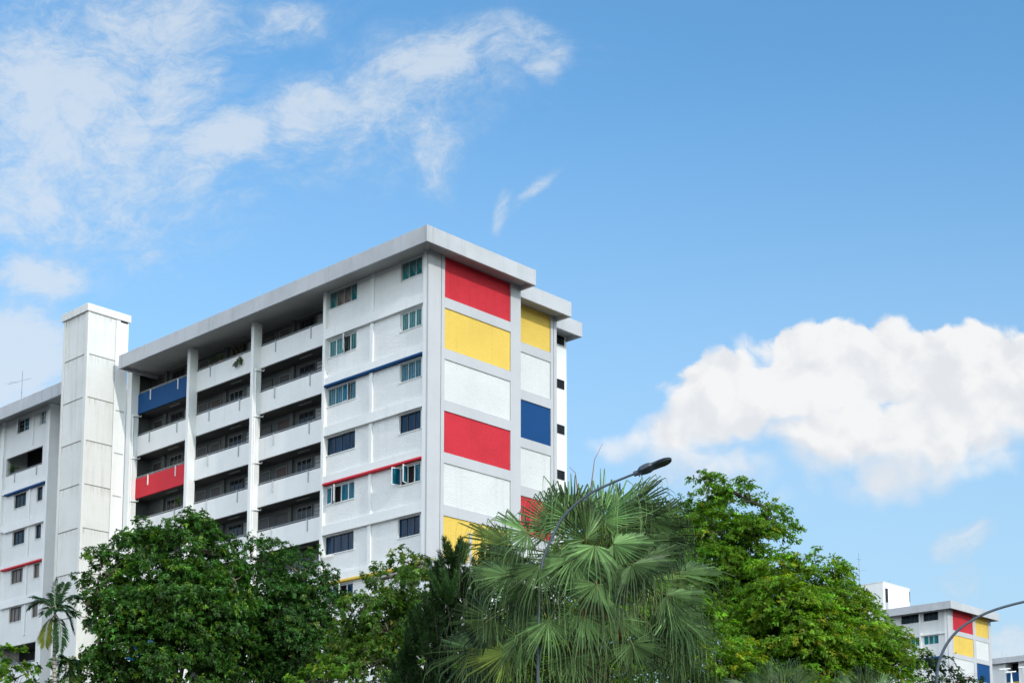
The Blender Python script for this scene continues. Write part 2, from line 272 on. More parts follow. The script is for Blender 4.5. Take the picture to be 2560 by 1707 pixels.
def barkmat(name, c):
    m, nt, b, out = newmat(name)
    tc = nt.nodes.new('ShaderNodeTexCoord'); v = tc.outputs['Object']
    f = noise(nt, mapping(nt, v, (9, 9, 2)), 2, 6, .65)
    cc = mixc(nt, f, tuple(x*.45 for x in c), tuple(min(1, x*1.5) for x in c))
    nt.links.new(cc, b.inputs['Base Color']); b.inputs['Roughness'].default_value = .9
    bp = nt.nodes.new('ShaderNodeBump'); bp.inputs['Strength'].default_value = .6; bp.inputs['Distance'].default_value = .02
    nt.links.new(f, bp.inputs['Height']); nt.links.new(bp.outputs[0], b.inputs['Normal'])
    return m

M = dict(
    white=paint('white_wall_paint', (.74, .75, .745), stain=.08, streak=.10),
    infill=paint('white_painted_brick', (.76, .77, .765), stain=.08, streak=.09, brick=.35),  # lighter copy of the white, lifts the shaded long side
    grey=paint('grey_wall_paint', (.45, .46, .48), stain=.07, streak=.08),
    fascia=paint('grey_fascia_paint', (.46, .475, .50), stain=.16, streak=.22),
    soffit=paint('soffit_shaded', (.40, .40, .39), stain=.2, streak=0),  # white lowered to grey to carry the shade under the eaves
    slab=paint('corridor_ceiling_shaded', (.13, .13, .125), stain=.2, streak=0),  # dark tone stands in for the shade under the ceiling
    corridor=paint('corridor_wall_shaded', (.085, .092, .092), stain=.2, streak=.1),  # grey darkened further to carry the corridor's deep shade
    red=paint('red_paint', (.58, .026, .042), stain=.08, streak=.08),
    yellow=paint('yellow_paint', (.72, .49, .07), stain=.06, streak=.06),
    blue=paint('blue_paint', (.003, .058, .18), stain=.08, streak=.06),
    bred=paint('red_painted_brick', (.58, .026, .042), stain=.13, streak=.13, brick=1),
    byellow=paint('yellow_painted_brick', (.76, .53, .105), stain=.09, streak=.11, brick=.7),
    bblue=paint('blue_painted_brick', (.002, .058, .20), stain=.12, streak=.12, brick=.8),
    bwhite=paint('white_painted_brick_sunlit', (.66, .67, .67), stain=.08, streak=.12, brick=.5),  # same white, toned down as a copy for the sunlit gable
    clad=paint('white_ribbed_cladding', (.65, .655, .64), stain=.10, streak=.2, rib=.19, grime=(9.27+ZO, 2.82)),
    trim=paint('white_trim_paint', (.65, .65, .63), stain=.08, streak=.2),
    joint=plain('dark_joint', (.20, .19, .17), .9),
    dark=plain('interior_shade', (.012, .012, .013), .9),  # near-black stands in for the shade inside rooms and openings
    brown_door=plain('brown_door', (.045, .022, .014), .5),
    door=plain('dark_door', (.035, .032, .03), .5),
    corridor_frame=plain('grey_painted_frame', (.14, .145, .145), .5),
    steel=plain('galvanised_steel', (.34, .36, .38), .4, .6),
    lamp_tube=plain('pale_lamp_housing', (.25, .26, .25), .5),
    bracket=plain('grey_bracket', (.40, .42, .43), .5, .2),
    pipe=plain('white_pipe', (.74, .75, .75), .4),
    frame_w=plain('white_window_frame', (.75, .76, .76), .35, var=.05),
    frame_g=plain('grey_aluminium_frame', (.42, .43, .43), .35, .4, var=.05),
    frame_d=plain('bronze_window_frame', (.035, .032, .03), .4, .3, var=.1),
    g_teal=glass('teal_glass', (.008, .11, .12), (.02, .22, .22), .09),
    g_blue=glass('blue_glass', (.004, .07, .12), (.008, .16, .24), .10),
    g_navy=glass('navy_glass', (.003, .018, .045), (.005, .035, .085)),
    g_dark=glass('dark_glass', (.008, .010, .012), (.02, .025, .03)),
    g_brown=glass('brown_glass', (.10, .075, .06), (.20, .15, .12)),
    grille=plain('grille_bar', (.30, .40, .40), .5),
    terracotta=plain('terracotta', (.33, .07, .04), .7),
    lamp=plain('blue_grey_lamp_paint', (.045, .060, .085), .4, .2, var=.08),
    lamp_lens=glass('lamp_lens', (.02, .03, .015), (.05, .07, .03), rough=.15),
    aerial=plain('weathered_aluminium', (.16, .15, .15), .5, .5),
    bark=barkmat('grey_bark', (.16, .13, .10)),
    bark_d=barkmat('dark_bark', (.06, .05, .035)),
    palmbark=barkmat('fibrous_palm_bark', (.10, .065, .035)),
    leaf=leafmat('leaf'), leaf_soft=leafmat('soft_leaf', .48, .5, .3),
    leaf_thick=leafmat('leathery_leaf', .22, .6, .18), needle=leafmat('needle_leaf', .15, .6, .2),
    frond=leafmat('fan_palm_leaf', .10, .5, .25),
    petiole=plain('green_petiole', (.10, .13, .03), .5),
    petiole_dry=plain('dry_petiole', (.22, .10, .045), .7),
    ground=plain('street_asphalt', (.055, .055, .053), .9),
    plastic_blue=plain('blue_plastic', (.01, .14, .34), .35),
    plastic_green=plain('green_plastic', (.08, .30, .12), .35),
)

# ------------------------------------------------------------------ ground
g = MB(); g.poly([(-900,-900,0),(1100,-900,0),(1100,1100,0),(-900,1100,0)])
tag(g.build('ground', M['ground']), kind='structure')

# ------------------------------------------------------------------ main block
FL = 2.8
ZT, ZB, ZL = 8.664+ZO, 6.432+ZO, 5.911+ZO       # panel top, panel bottom, ledge underside of the top storey
ZS = 8.691+ZO                                    # soffit
RZ0, RZ1 = 8.462+ZO, 9.349+ZO                    # fascia
OL, OG = 1.175, 1.115                            # roof overhangs
GX = 7.023
FINS = [(8.374, 8.604), (14.951, 15.208), (21.398, 21.679), (27.833, 28.341)]
LOW = 0.05

block = empty('apartment_block', (7, 14, 0), 'long white apartment block with grey eaves, red, yellow and blue panels and a lift tower', 'building', 'white apartment blocks with coloured panels')

def part(name, mb, m, parent=None, label=None, smooth=False, bevel=0):
    o = mb.build(name, M[m] if isinstance(m, str) else m, parent or block, smooth, bevel)
    if label: o['label'] = label
    return o

# --- roofs with fascia, soffit and slab
def roof(x0, x1, y0, y1, z0, z1, zs, label=None, parent=None, left=True):
    t = .14
    f = MB()
    f.box(x0, x1, y0, y0+t, z0, z1)
    f.box(x0, x0+t, y0+t, y1-t, z0, z1)
    f.box(x1-t, x1, y0+t, y1-t, z0, z1)
    f.box(x0, x1, y1-t, y1, z0, z1)
    f.box(x0+t, x1-t, y0+t, y1-t, zs, z1-.12)
    o = part('roof', f, 'fascia', parent, label, bevel=.012)
    s = MB(); s.box(x0+t+.002, x1-t-.002, y0+t+.002, y1-t-.002, zs-.03, zs-.003)
    s.bar((x0+t, y0+t, zs-.05), (x0+1.25, y0+1.25, zs-.05), .14, .05)
    if left:
        pass
    part('soffit', s, 'soffit', o)
    return o

main_roof = roof(-OL, 7.069, -OG, 27.585, RZ0, RZ1, ZS+.03, 'main grey flat roof edge over the long side and the gable')
v = MB()
yy = .25
while yy < 26.5:
    v.box(-OL+.15, -OL+.24, yy, yy+2.95, ZS-.012, ZS-.001); yy += 3.3
part('vent_slot', v, 'dark', main_roof)
v = MB(); v.box(.01, GX-.05, 27.59, 28.385, ZS-.002, ZS+.35); part('end_slab', v, 'soffit', main_roof)
roof2 = roof(7.075, 11.948, .588, 27.4, RZ0, RZ1, ZS+.03, 'middle stepped-back grey roof edge')
roof3 = roof(11.954, 14.887, 2.319, 27.2, RZ0, RZ1, ZS+.03, 'rearmost stepped-back grey roof edge')
for (x, y, par) in ((-OL+.05, -OG+.05, main_roof), (7.02, -OG+.05, main_roof), (14.83, 2.37, roof3), (-OL+.05, 13, main_roof), (-OL+.05, 21.5, main_roof)):
    part('lightning_rod', MB().tube([(x, y, RZ1-.01), (x, y, RZ1+.3)], .012, 5), 'steel', par)

# --- solid body behind facade and gables
b = MB()
b.box(.50, GX-.04, .12, 8.46, LOW, ZS-.005)
b.box(1.78, GX-.04, 8.46, 28.30, LOW, ZS-.005)
b.box(GX+.01, 11.86, 1.703+.14, 27.0, LOW, ZS-.004)
b.box(11.87, 14.688, 3.434, 26.8, LOW, ZS-.003)
part('wall', b, 'white')

# --- gable frame and coloured panels (recessed brick infill)
def gable(parent, x_left, pil, cols_, y, top, kn, colours, zt, zb, xr, mats=('grey',), bottom=LOW, groove=None):
    """cols_: list of (x0,x1) panel columns; between them lie the grey pillars"""
    fr = MB(); d = .14
    edges = [x_left] + [e for c in cols_ for e in c] + [xr]
    for i in range(0, len(edges), 2):
        a, c = edges[i], edges[i+1]
        if c-a < .01: continue
        if groove and a < groove < c:
            fr.box(a, groove-.022, y, y+d, bottom, top); fr.box(groove+.022, c, y, y+d, bottom, top)
            fr.box(groove-.022, groove+.022, y+.05, y+d, bottom, top)
        else:
            fr.box(a, c, y, y+d, bottom, top)
    for ci, (a, c) in enumerate(cols_):
        for k in range(kn):
            fr.box(a, c, y, y+d, zt-FL*(k+1), zb-FL*k)
        fr.box(a, c, y, y+d, bottom, zb-FL*kn if zb-FL*kn > bottom else bottom+.1)
    f = part('gable_frame', fr, 'grey', parent, bevel=.006)
    for ci, (a, c) in enumerate(cols_):
        for k in range(kn+1):
            cname = colours[ci][k] if k < len(colours[ci]) else 'white'
            p = MB(); p.box(a-.03, c+.03, y+.065, y+d-.004, zb-FL*k-.03, (zt-FL*k+.03) if k else top-.01)
            o = part('brick_panel', p, 'b'+cname, parent)
            if cname != 'white': o['label'] = cname+' brick panel'
    return f

gable(block, 0, None, [(1.193, 6.223)], 0, ZS-.006, 8, [['red','yellow','white','red','white','yellow','white','white']], ZT, ZB, GX, groove=.94)
gable(block, GX+.012, None, [(7.6, 11.368)], 1.703, ZS-.007, 8, [['yellow','white','blue','white','red','white','yellow']], ZT, ZB, 11.888, groove=11.62)

# block number on the low yellow panel
n = MB(); zt = -5.94+ZO
n.box(3.12, 3.31, .035, .064, zt-1.5, zt-.07); n.box(2.99, 3.38, .03, .063, zt-.07, zt); n.box(2.99, 3.38, .03, .063, zt-1.57, zt-1.5)
part('block_number', n, 'grey', None, 'grey serif numeral on the yellow panel')

# --- windows
def window(parent, X, y0, y1, z0, z1, np_, style, open_=(), axis='x', sign=-1, sill=True, grille=None, brown=()):
    """casement window in a wall facing -X (axis x) or -Y (axis y); panes counted from the low coordinate"""
    fm, gm = {'white_teal':('frame_w','g_teal'), 'thin_teal':('frame_g','g_teal'), 'grey_blue':('frame_g','g_blue'), 'navy':('frame_d','g_navy'),
              'dark':('frame_d','g_dark'), 'brown':('frame_d','g_brown'), 'white_blue':('frame_w','g_blue'), 'white_dark':('frame_w','g_navy')}[style]
    t = .055 if fm == 'frame_w' else .045 if fm == 'frame_g' else .035
    def bx(mb, d0, d1, a, c, e, f):
        if axis == 'x': mb.box(X+d0, X+d1, a, c, e, f)
        else: mb.box(a, c, X+d0, X+d1, e, f)
    fr = MB()
    bx(fr, -.02, .05, y0, y1, z0, z0+t); bx(fr, -.02, .05, y0, y1, z1-t, z1)
    w = (y1-y0)/np_
    for i in range(np_+1):
        yc = y0+w*i; a = max(y0, yc-t/2); c = min(y1, yc+t/2)
        if i == 0: a, c = y0, y0+t
        if i == np_: a, c = y1-t, y1
        bx(fr, -.022, .052, a, c, z0+t, z1-t)
    o = part('window', fr, fm, parent)
    for i in range(np_):
        a, c = y0+w*i+t/2, y0+w*(i+1)-t/2
        if i in open_: 
            d = MB(); bx(d, .10, .12, a, c, z0+t, z1-t); part('opening', d, 'dark', o)
            # leaf swung out about one edge
            hinge_hi = open_[i] > 0 if isinstance(open_, dict) else True
            ang = abs(open_[i]) if isinstance(open_, dict) else 60
            L = c-a; ca, sa = math.cos(R(ang)), math.sin(R(ang))
            h = c if hinge_hi else a
            dy = -ca if hinge_hi else ca
            e = Vector((X-.03, h, 0)) if axis == 'x' else Vector((h, X-.03, 0))
            dv = Vector((-sa, dy, 0)) if axis == 'x' else Vector((dy, -sa, 0))
            p0, p1 = e, e+dv*L
            lf = MB()
            for zc in (z0+t, z1-t): lf.bar((p0.x, p0.y, zc), (p1.x, p1.y, zc), .035, .045)
            for p in (p0, p1): lf.bar((p.x, p.y, z0+t-.02), (p.x, p.y, z1-t+.02), .045, .04)
            part('casement', lf, fm, o)
            pl = MB(); q0, q1 = p0+dv*.02, p1-dv*.02
            pl.bar((q0.x, q0.y, (z0+z1)/2), (q1.x, q1.y, (z0+z1)/2), .008, z1-z0-2*t-.05)
            part('pane', pl, gm, o)
        else:
            p = MB(); bx(p, .012, .03, a-.01, c+.01, z0+t-.01, z1-t+.01)
            part('pane', p, 'g_brown' if i in brown else gm, o)
    if grille:
        gr = MB()
        if grille == 'bars':
            zz = z0+t+.09
            while zz < z1-t-.04:
                bx(gr, .004, .0105, y0+t, y1-t, zz, zz+.010); zz += .105
            for i in range(np_):
                for q in (.33, .66): bx(gr, .003, .0095, y0+w*(i+q)-.005, y0+w*(i+q)+.005, z0+t, z1-t)
        elif grille == 'slant':
            for i in range(np_):
                a, c = y0+w*i+t, y0+w*(i+1)-t
                for k in range(-6, 9):
                    s0 = a+(c-a)*k/7; e0 = s0-(z1-z0)*.55
                    pa, pb = (s0, z1-t), (e0, z0+t)
                    # clip to the pane
                    def cl(p, q):
                        (ya, za), (yb, zb_) = p, q
                        for lim, s in ((a, 1), (c, -1)):
                            fa, fb = (ya-lim)*s, (yb-lim)*s
                            if fa < 0 and fb < 0: return None
                            if fa < 0: u = fa/(fa-fb); ya, za = lim, za+(zb_-za)*u
                            elif fb < 0: u = fb/(fb-fa); yb, zb_ = lim, zb_+(za-zb_)*u
                        return (ya, za), (yb, zb_)
                    r_ = cl(pa, pb)
                    if r_: gr.bar((X+.004, r_[0][0], r_[0][1]), (X+.004, r_[1][0], r_[1][1]), .012, .010)
        elif grille == 'cross':
            for i in range(np_):
                bx(gr, .004, .0105, y0+w*(i+.5)-.008, y0+w*(i+.5)+.008, z0+t, z1-t)
            for q in (.33, .66): bx(gr, .003, .0095, y0+t, y1-t, z0+(z1-z0)*q-.008, z0+(z1-z0)*q+.008)
        part('grille', gr, 'grille' if grille != 'cross' else 'frame_w', o)
    if sill:
        s = MB(); bx(s, -.165, -.015, y0-.06, y1+.04, z0-.075, z0-.012)
        part('sill', s, 'trim', o, bevel=.006)
    return o

def holed_wall(mb, x0, x1, y0, y1, z0, z1, holes):
    ys = sorted({y0, y1, *[h[0] for h in holes], *[h[1] for h in holes]})
    for a, c in zip(ys, ys[1:]):
        m_ = (a+c)/2; cur = z0
        for h in sorted([h for h in holes if h[0] <= m_ <= h[1]], key=lambda h: h[2]):
            if h[2] > cur: mb.box(x0, x1, a, c, cur, h[2])
            cur = h[3]
        if cur < z1: mb.box(x0, x1, a, c, cur, z1)

# --- corner bay with windows on the long side
KF = 9
inf = MB(); beams = MB(); holes = []
STY = [('thin_teal','slant'),('white_teal','bars'),('grey_blue','bars'),('navy',None),('white_blue',None),('navy',None),('white_dark',None),('dark',None),('navy',None)]
zbase = ZL-FL*KF
for k in range(KF):
    zt_ = (ZL-FL*(k-1)) if k else ZS
    zl = ZL-FL*k                                   # ledge below this storey's wall
    # windows of storey k: heads under the ledge above
    head = (zt_-.03) if k == 0 else zt_-.06
    h0 = head-1.0
    holes += [(.72, 2.39, h0, head), (5.94, 8.374, h0, head)]
holed_wall(inf, .20, .36, .42, 8.374, zbase, ZS-.008, holes)
part('wall', inf, 'infill', None, 'white painted brick infill of the window bay')
bk = MB(); bk.box(.462, .49, .14, 8.40, zbase, ZS-.03); part('wall', bk, 'dark', None, 'near-black sheet standing in for unlit rooms behind the windows')  # shade of the rooms painted on a flat backing sheet
for k in range(KF):
    zt_ = (ZL-FL*(k-1)) if k else ZS
    head = (zt_-.03) if k == 0 else zt_-.06
    h0 = head-1.0
    st, gr = STY[k]
    op_r = {4: {1: 70, 2: 105}}.get(k, {})
    op_l = {1: {1: 43}, 4: {2: 42, 3: 12}, 2: {1: 12}, 6: {1: 45}}.get(k, {})
    window(block, .33, .72, 2.385, h0, head, 3, st, op_r, grille=gr)
    window(block, .33, 5.945, 8.37, h0, head, 4, st, op_l, grille=gr, brown=(1, 2) if k == 0 else ())
for k in range(KF):
    zl = ZL-FL*k
    be = MB(); be.box(.02, .198, .424, 8.372, zl+.13, zl+.55)
    part('beam', be, 'white', None, bevel=.01)
    c = {1:'blue', 3:'red', 5:'yellow', }.get(k, 'white')
    le = MB(); le.box(-.055 if c != 'white' else .0, .327, .422, 8.373, zl, zl+.125)
    o = part('ledge', le, c, None, c+' ledge' if c != 'white' else None, bevel=.02 if c != 'white' else .008)
for k in range(KF):
    zl = ZL-FL*k
    pl = MB(); pl.box(.10, .199, 4.47, 4.72, zl+.55, (ZL-FL*(k-1)-.002) if k else ZS-.01)
    part('pilaster', pl, 'white', None, bevel=.008)
# laundry pole sockets under one window
so = MB()
z_ = ZL-FL*4-.06-1.0-.16
for i in range(4):
    y_ = 8.25-.22*i
    so.tube([(.2, y_, z_), (-.12, y_, z_+.02)], .035, 6)
part('pole_socket', so, 'pipe')

# --- fins (the upright walls between the bays)
for i, (a, c) in enumerate([(0.002, .42)]+FINS):
    f = MB()
    if i == 0: f.box(0.0, .499, .142, .42, LOW, ZS-.009)
    else: f.box(0.0, .60, a, c, LOW, ZS-.009)
    part('fin_wall', f, 'white', None, bevel=.01)

# --- access corridors: parapets, slabs, back walls
BAYS = [(8.606, 14.949), (15.21, 21.396), (21.681, 27.831)]
KC = 9
pcol = {(2, 0): 'blue', (2, 2): 'red', (2, 5): 'yellow'}
rng = random.Random(11)
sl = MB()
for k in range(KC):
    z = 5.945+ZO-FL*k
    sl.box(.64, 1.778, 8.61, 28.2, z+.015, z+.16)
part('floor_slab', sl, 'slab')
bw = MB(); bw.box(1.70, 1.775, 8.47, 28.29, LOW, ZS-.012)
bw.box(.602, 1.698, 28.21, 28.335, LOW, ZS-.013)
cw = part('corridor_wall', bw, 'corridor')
for bi, (y0, y1) in enumerate(BAYS):
    for k in range(KC):
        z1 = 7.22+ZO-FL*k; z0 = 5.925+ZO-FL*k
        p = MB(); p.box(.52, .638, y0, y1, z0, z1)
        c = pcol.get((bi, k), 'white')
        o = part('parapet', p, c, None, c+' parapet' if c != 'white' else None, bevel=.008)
        # rail on short posts
        r_ = MB(); r_.tube([(.56, y0+.01, z1+.105), (.56, y1-.01, z1+.105)], .032, 8)
        q = y1-1.38
        for yy in (q, q-.42, y0+1.82, y0+1.37): r_.box(.535, .585, yy-.022, yy+.022, z1, z1+.08)
        r_.tube([(.56, y0+.05, z1+.025), (.56, y1-.05, z1+.025)], .018, 6)
        part('railing', r_, 'steel', o)
        for yy in (q-.07, y0+1.66):
            hb = MB(); hb.box(.455, .518, yy-.028, yy+.028, z1-.64, z1+.03)
            part('pole_holder', hb, 'bracket' if c == 'white' else 'pipe', o, bevel=.006)
        if k < 7:
            # doors and windows along the corridor's back wall, one lamp under its ceiling
            zf = z0+.165
            j_ = rng.uniform(-.12, .12)
            for yy, w_, zz0, zz1, nm, mm in ((y0+2.85+j_, 1.25, zf+1.0, zf+2.36, 'window', 'g_dark'), (y0+1.95, .55, zf+1.1, zf+2.36, 'louvre', 'lamp_tube'),
                                             (y0+.12, .95, zf+.02, zf+2.3, 'door', 'door'), (y0+5.1+j_, .95, zf+.02, zf+2.3, 'door', 'door' if rng.random() < .6 else 'brown_door')):
                if yy+w_ > y1: continue
                dd = MB(); dd.box(1.665, 1.698, yy, yy+w_, zz0, zz1)
                dz = part(nm, dd, mm, cw)
                fr = MB(); t_ = .05
                fr.box(1.65, 1.697, yy-t_, yy-.001, zz0, zz1); fr.box(1.65, 1.697, yy+w_+.001, yy+w_+t_, zz0, zz1); fr.box(1.65, 1.697, yy-t_, yy+w_+t_, zz1+.001, zz1+t_)
                if nm == 'window':
                    fr.box(1.648, 1.664, yy+w_*.33-.02, yy+w_*.33+.02, zz0, zz1); fr.box(1.648, 1.664, yy+w_*.66-.02, yy+w_*.66+.02, zz0, zz1)
                if nm == 'louvre':
                    for q_ in range(5): fr.box(1.645, 1.664, yy+.02, yy+w_-.02, zz0+.12+.24*q_, zz0+.17+.24*q_)
                part(nm+'_frame', fr, 'corridor_frame' if rng.random() < .6 else 'frame_d', cw)
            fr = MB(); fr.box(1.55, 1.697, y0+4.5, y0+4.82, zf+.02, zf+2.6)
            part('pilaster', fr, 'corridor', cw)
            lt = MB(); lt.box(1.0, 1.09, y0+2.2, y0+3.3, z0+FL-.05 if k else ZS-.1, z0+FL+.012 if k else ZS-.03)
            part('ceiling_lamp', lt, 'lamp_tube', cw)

# --- drain pipes on two of the fins
for (a, c) in (FINS[1], FINS[3]):
    yq = a-.055
    pp = MB(); pp.tube([(.16, yq, LOW), (.16, yq, 5.74+ZO)], .045, 8)
    for k in range(8):
        z = 5.74+ZO-FL*k
        pp.tube([(.16, yq, z), (.42, yq-.03, z+.01), (.68, yq-.06, z+.03), (.72, yq-.065, z+.14)], .04, 8)
        pp.tube([(.16, yq, z-.10), (.16, yq, z+.06)], .058, 8)
    part('drain_pipe', pp, 'pipe', None, smooth=True)

# --- louvred windows on the rear volume
for k in range(7):
    z1 = 8.62+ZO if k == 0 else 5.89+ZO-FL*(k-1)
    x0, x1 = 13.80, 14.47
    y = 3.434
    w_ = MB(); zz0 = z1-.56
    w_.box(x0, x1, y-.03, y-.004, zz0, zz0+.04); w_.box(x0, x1, y-.03, y-.004, z1-.04, z1)
    w_.box(x0, x0+.04, y-.03, y-.004, zz0+.04, z1-.04); w_.box(x1-.04, x1, y-.03, y-.004, zz0+.04, z1-.04)
    o = part('window', w_, 'frame_d')
    d = MB(); d.box(x0+.04, x1-.04, y-.010, y-.003, zz0+.04, z1-.04); part('opening', d, 'dark', o)
    lv = MB()
    for i in range(4):
        zc = zz0+.1+.12*i
        lv.poly([(x0+.04, y-.012, zc+.04), (x1-.04, y-.012, zc+.04), (x1-.04, y-.04, zc-.015), (x0+.04, y-.04, zc-.015)])
    part('louvre', lv, 'g_dark', o)

# --- lift tower
TX0, TX1, TY0, TY1, TZ = -2.96, -.03, 28.40, 31.32, 12.04+ZO
t = MB(); t.box(TX0, TX1, TY0, TY1, LOW, TZ)
tower = part('lift_tower', t, 'clad', None, 'white ribbed lift tower standing proud of the long side')
t = MB(); t.box(TX0-.14, TX1+.12, TY0-.12, TY1+.14, TZ+.002, TZ+.49)
part('cap', t, 'trim', tower, bevel=.015)
t = MB()
t.box(TX0-.03, TX0+.13, TY0-.03, TY0-.001, LOW, TZ-.003); t.box(TX0-.03, TX0-.001, TY0-.001, TY0+.30, LOW, TZ-.003)
t.box(TX0-.035, TX0-.001, TY1-.22, TY1+.01, LOW, TZ-.003)
part('corner_trim', t, 'trim', tower)
t = MB(); t.box(-.93, TX1-.001, TY0-.022, TY0-.001, LOW, TZ-.003)
part('smooth_strip', t, 'white', tower)
for i in range(9):
    z = 9.27+ZO-2.82*i
    j = MB()
    j.box(TX0+.14, -.935, TY0-.006, TY0-.002, z-.05, z); j.box(TX0-.008, TX0-.002, TY0+.31, TY1-.23, z-.05, z)
    j.box(TX0+.14, -.935, TY0-.012, TY0-.002, z-.012, z+.012); j.box(TX0-.014, TX0-.002, TY0+.31, TY1-.23, z-.012, z+.012)
    part('panel_joint', j, 'joint', tower)
j = MB(); j.box(-.95, -.932, TY0-.010, TY0-.002, LOW, TZ-.1); j.box(TX0+.13, TX0+.142, TY0-.010, TY0-.002, LOW, TZ-.1)
j.box(TX0-.010, TX0-.002, TY0+.30, TY0+.312, LOW, TZ-.1); j.box(TX0-.010, TX0-.002, TY1-.232, TY1-.22, LOW, TZ-.1)
part('panel_joint', j, 'joint', tower)
t = MB(); t.box(-.62, -.09, TY0-.03, TY0+.2, TZ-.12, TZ-.004); part('vent_slot', t, 'dark', tower)
for i in range(6):
    z = 6.05+ZO-2.8*i
    t = MB(); t.box(-.78, -.16, TY0-.05, TY0-.023, z-.06, z); part('wall_rib', t, 'bracket', tower)

# --- left wing beyond the tower
WY0 = 37.93
roofL = roof(-OL, 7.0, 31.9, 62, 8.37+ZO, 9.24+ZO, 8.86+ZO, 'grey roof edge of the wing beyond the tower')
v = MB(); yy = 33
while yy < 58: v.box(-OL+.15, -OL+.24, yy, yy+2.9, 8.822+ZO, 8.829+ZO); yy += 3.3
part('vent_slot', v, 'dark', roofL)
ZSL = 8.82+ZO
b = MB(); b.box(2.06, 6.8, 31.4, 60, LOW, ZSL-.006); b.box(.50, 2.055, 44.58, 60, LOW, ZSL-.007)
part('wall', b, 'white')
for a, c in ((WY0, 38.21), (44.23, 44.57), (50.6, 50.9)):
    f = MB(); f.box(0, 2.05 if a == WY0 else .60, a, c, LOW, ZSL-.008); part('fin_wall', f, 'white', None, bevel=.01)
LFL = 2.72
rows = [(8.62, 7.64), None, (3.17, 2.17), (.50, -.50), (-2.24, -3.24), (-4.95, -5.97), None, (-10.6, -11.6)]
wy = [(41.08, 42.75, 2), (38.86, 39.66, 1)]
hl = []
for r_ in rows:
    if r_:
        for a, c, n_ in wy: hl.append((a, c, r_[1]+ZO, r_[0]+ZO))
hl += [(39.08, 44.10, 4.74+ZO, 6.05+ZO), (38.95, 44.10, -9.05+ZO, -7.68+ZO)]
w_ = MB(); holed_wall(w_, .20, .36, 38.212, 44.228, -12+ZO, ZSL-.009, hl)
part('wall', w_, 'infill', None, 'white painted brick infill of the wing beyond the tower')
w_ = MB(); w_.box(1.9, 2.05, 38.22, 44.2, LOW, ZSL-.02); part('wall', w_, 'dark', None, 'near-black sheet standing in for unlit rooms of the wing beyond the tower')  # room shade as a flat black sheet here too
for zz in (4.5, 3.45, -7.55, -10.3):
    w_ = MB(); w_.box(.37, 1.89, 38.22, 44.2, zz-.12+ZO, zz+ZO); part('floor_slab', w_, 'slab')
styL = ['white_blue', None, 'dark', 'dark', 'brown', 'brown', None, 'dark']
for i, r_ in enumerate(rows):
    if not r_: continue
    window(block, .33, 41.09, 42.74, r_[1]+ZO, r_[0]+ZO, 3 if i else 2, styL[i], {1: 35} if i == 0 else {}, grille='cross' if i == 0 else None)
    window(block, .33, 38.87, 39.65, r_[1]+ZO, r_[0]+ZO, 2 if i == 0 else 1, styL[i], grille='cross' if i == 0 else None)
for z, c in ((3.22, 'blue'), (.53, 'white'), (-2.2, 'red'), (-4.92, 'white'), (-10.4, 'white')):
    le = MB(); le.box(-.05 if c != 'white' else 0, .327, 38.23, 43.75, z+ZO, z+.13+ZO)
    part('ledge', le, c, None, c+' ledge of the wing beyond the tower' if c != 'white' else None, bevel=.015)
    be = MB(); be.box(.03, .198, 38.23, 44.2, z+.14+ZO, z+.5+ZO); part('beam', be, 'white', None, bevel=.01)
    pl = MB(); pl.box(.12, .199, 40.42, 40.62, z-2.18+ZO, z-.003+ZO); part('pilaster', pl, 'white', None, bevel=.008)
pl = MB(); pl.box(.12, .199, 40.35, 40.55, 6.4+ZO, ZSL-.02); part('pilaster', pl, 'white', None, bevel=.008)
for zt_, y0, y1 in ((4.74, 39.08, 44.1), (-9.05, 38.95, 44.1)):
    r_ = MB(); r_.tube([(.25, y0, zt_+.10+ZO), (.25, y1, zt_+.10+ZO)], .03, 8)
    for yy in (y0+.5, y0+1.5, y1-1.5, y1-1.0): r_.box(.23, .27, yy-.02, yy+.02, zt_+ZO, zt_+.08+ZO)
    part('railing', r_, 'steel')
for yy in (39.75, 42.75):
    hb = MB(); hb.box(.13, .197, yy-.028, yy+.028, 4.1+ZO, 4.77+ZO); part('pole_holder', hb, 'bracket')
window(block, .33, 46.0, 48.2, 7.45+ZO, 8.65+ZO, 3, 'white_blue', {}, grille='cross', sill=True)
window(block, .33, 46.0, 48.2, 4.0+ZO, 5.2+ZO, 3, 'dark', {}, sill=True)
w_ = MB(); holed_wall(w_, .20, .36, 44.572, 50.598, -12+ZO, ZSL-.009, [(46.0, 48.2, 7.45+ZO, 8.65+ZO), (46.0, 48.2, 4.0+ZO, 5.2+ZO)])
part('wall', w_, 'infill')

# --- TV aerial on the wing's roof
def aerial(base, mast_h, boom, elems, label, rmast=.016):
    a = empty('tv_aerial', base, label, 'aerial', 'TV aerials on the roofs')
    x, y, z = base
    a_ = MB().tube([(x, y, z), (x, y, z+mast_h)], rmast, 6)
    for q in (.12, .22, .5): a_.tube([(x, y, z+mast_h*q-.03), (x, y, z+mast_h*q+.03)], rmast*2.2, 6)
    part('mast', a_, 'aerial', a)
    for (h, p, q) in boom:
        bm = MB().tube([(x+p[0], y+p[1], z+h+p[2]), (x+q[0], y+q[1], z+h+q[2])],   .009, 5)
        for e in elems:
            u = Vector(p).lerp(Vector(q), e); s = Vector((q[1]-p[1], -(q[0]-p[0]), .0)).normalized()*.32
            bm.tube([(x+u.x-s.x, y+u.y-s.y, z+h+u.z+.02), (x+u.x+s.x, y+u.y+s.y, z+h+u.z-.02)], .005, 4)
        part('boom', bm, 'aerial', a)
    return a
aerial((.4, 42.7, 9.12+ZO), 3.2, [(2.55, (0, 2.05, .15), (0, -1.25, -.2))], [.02, .22, .3], 'thin TV aerial on the roof edge left of the white lift tower')

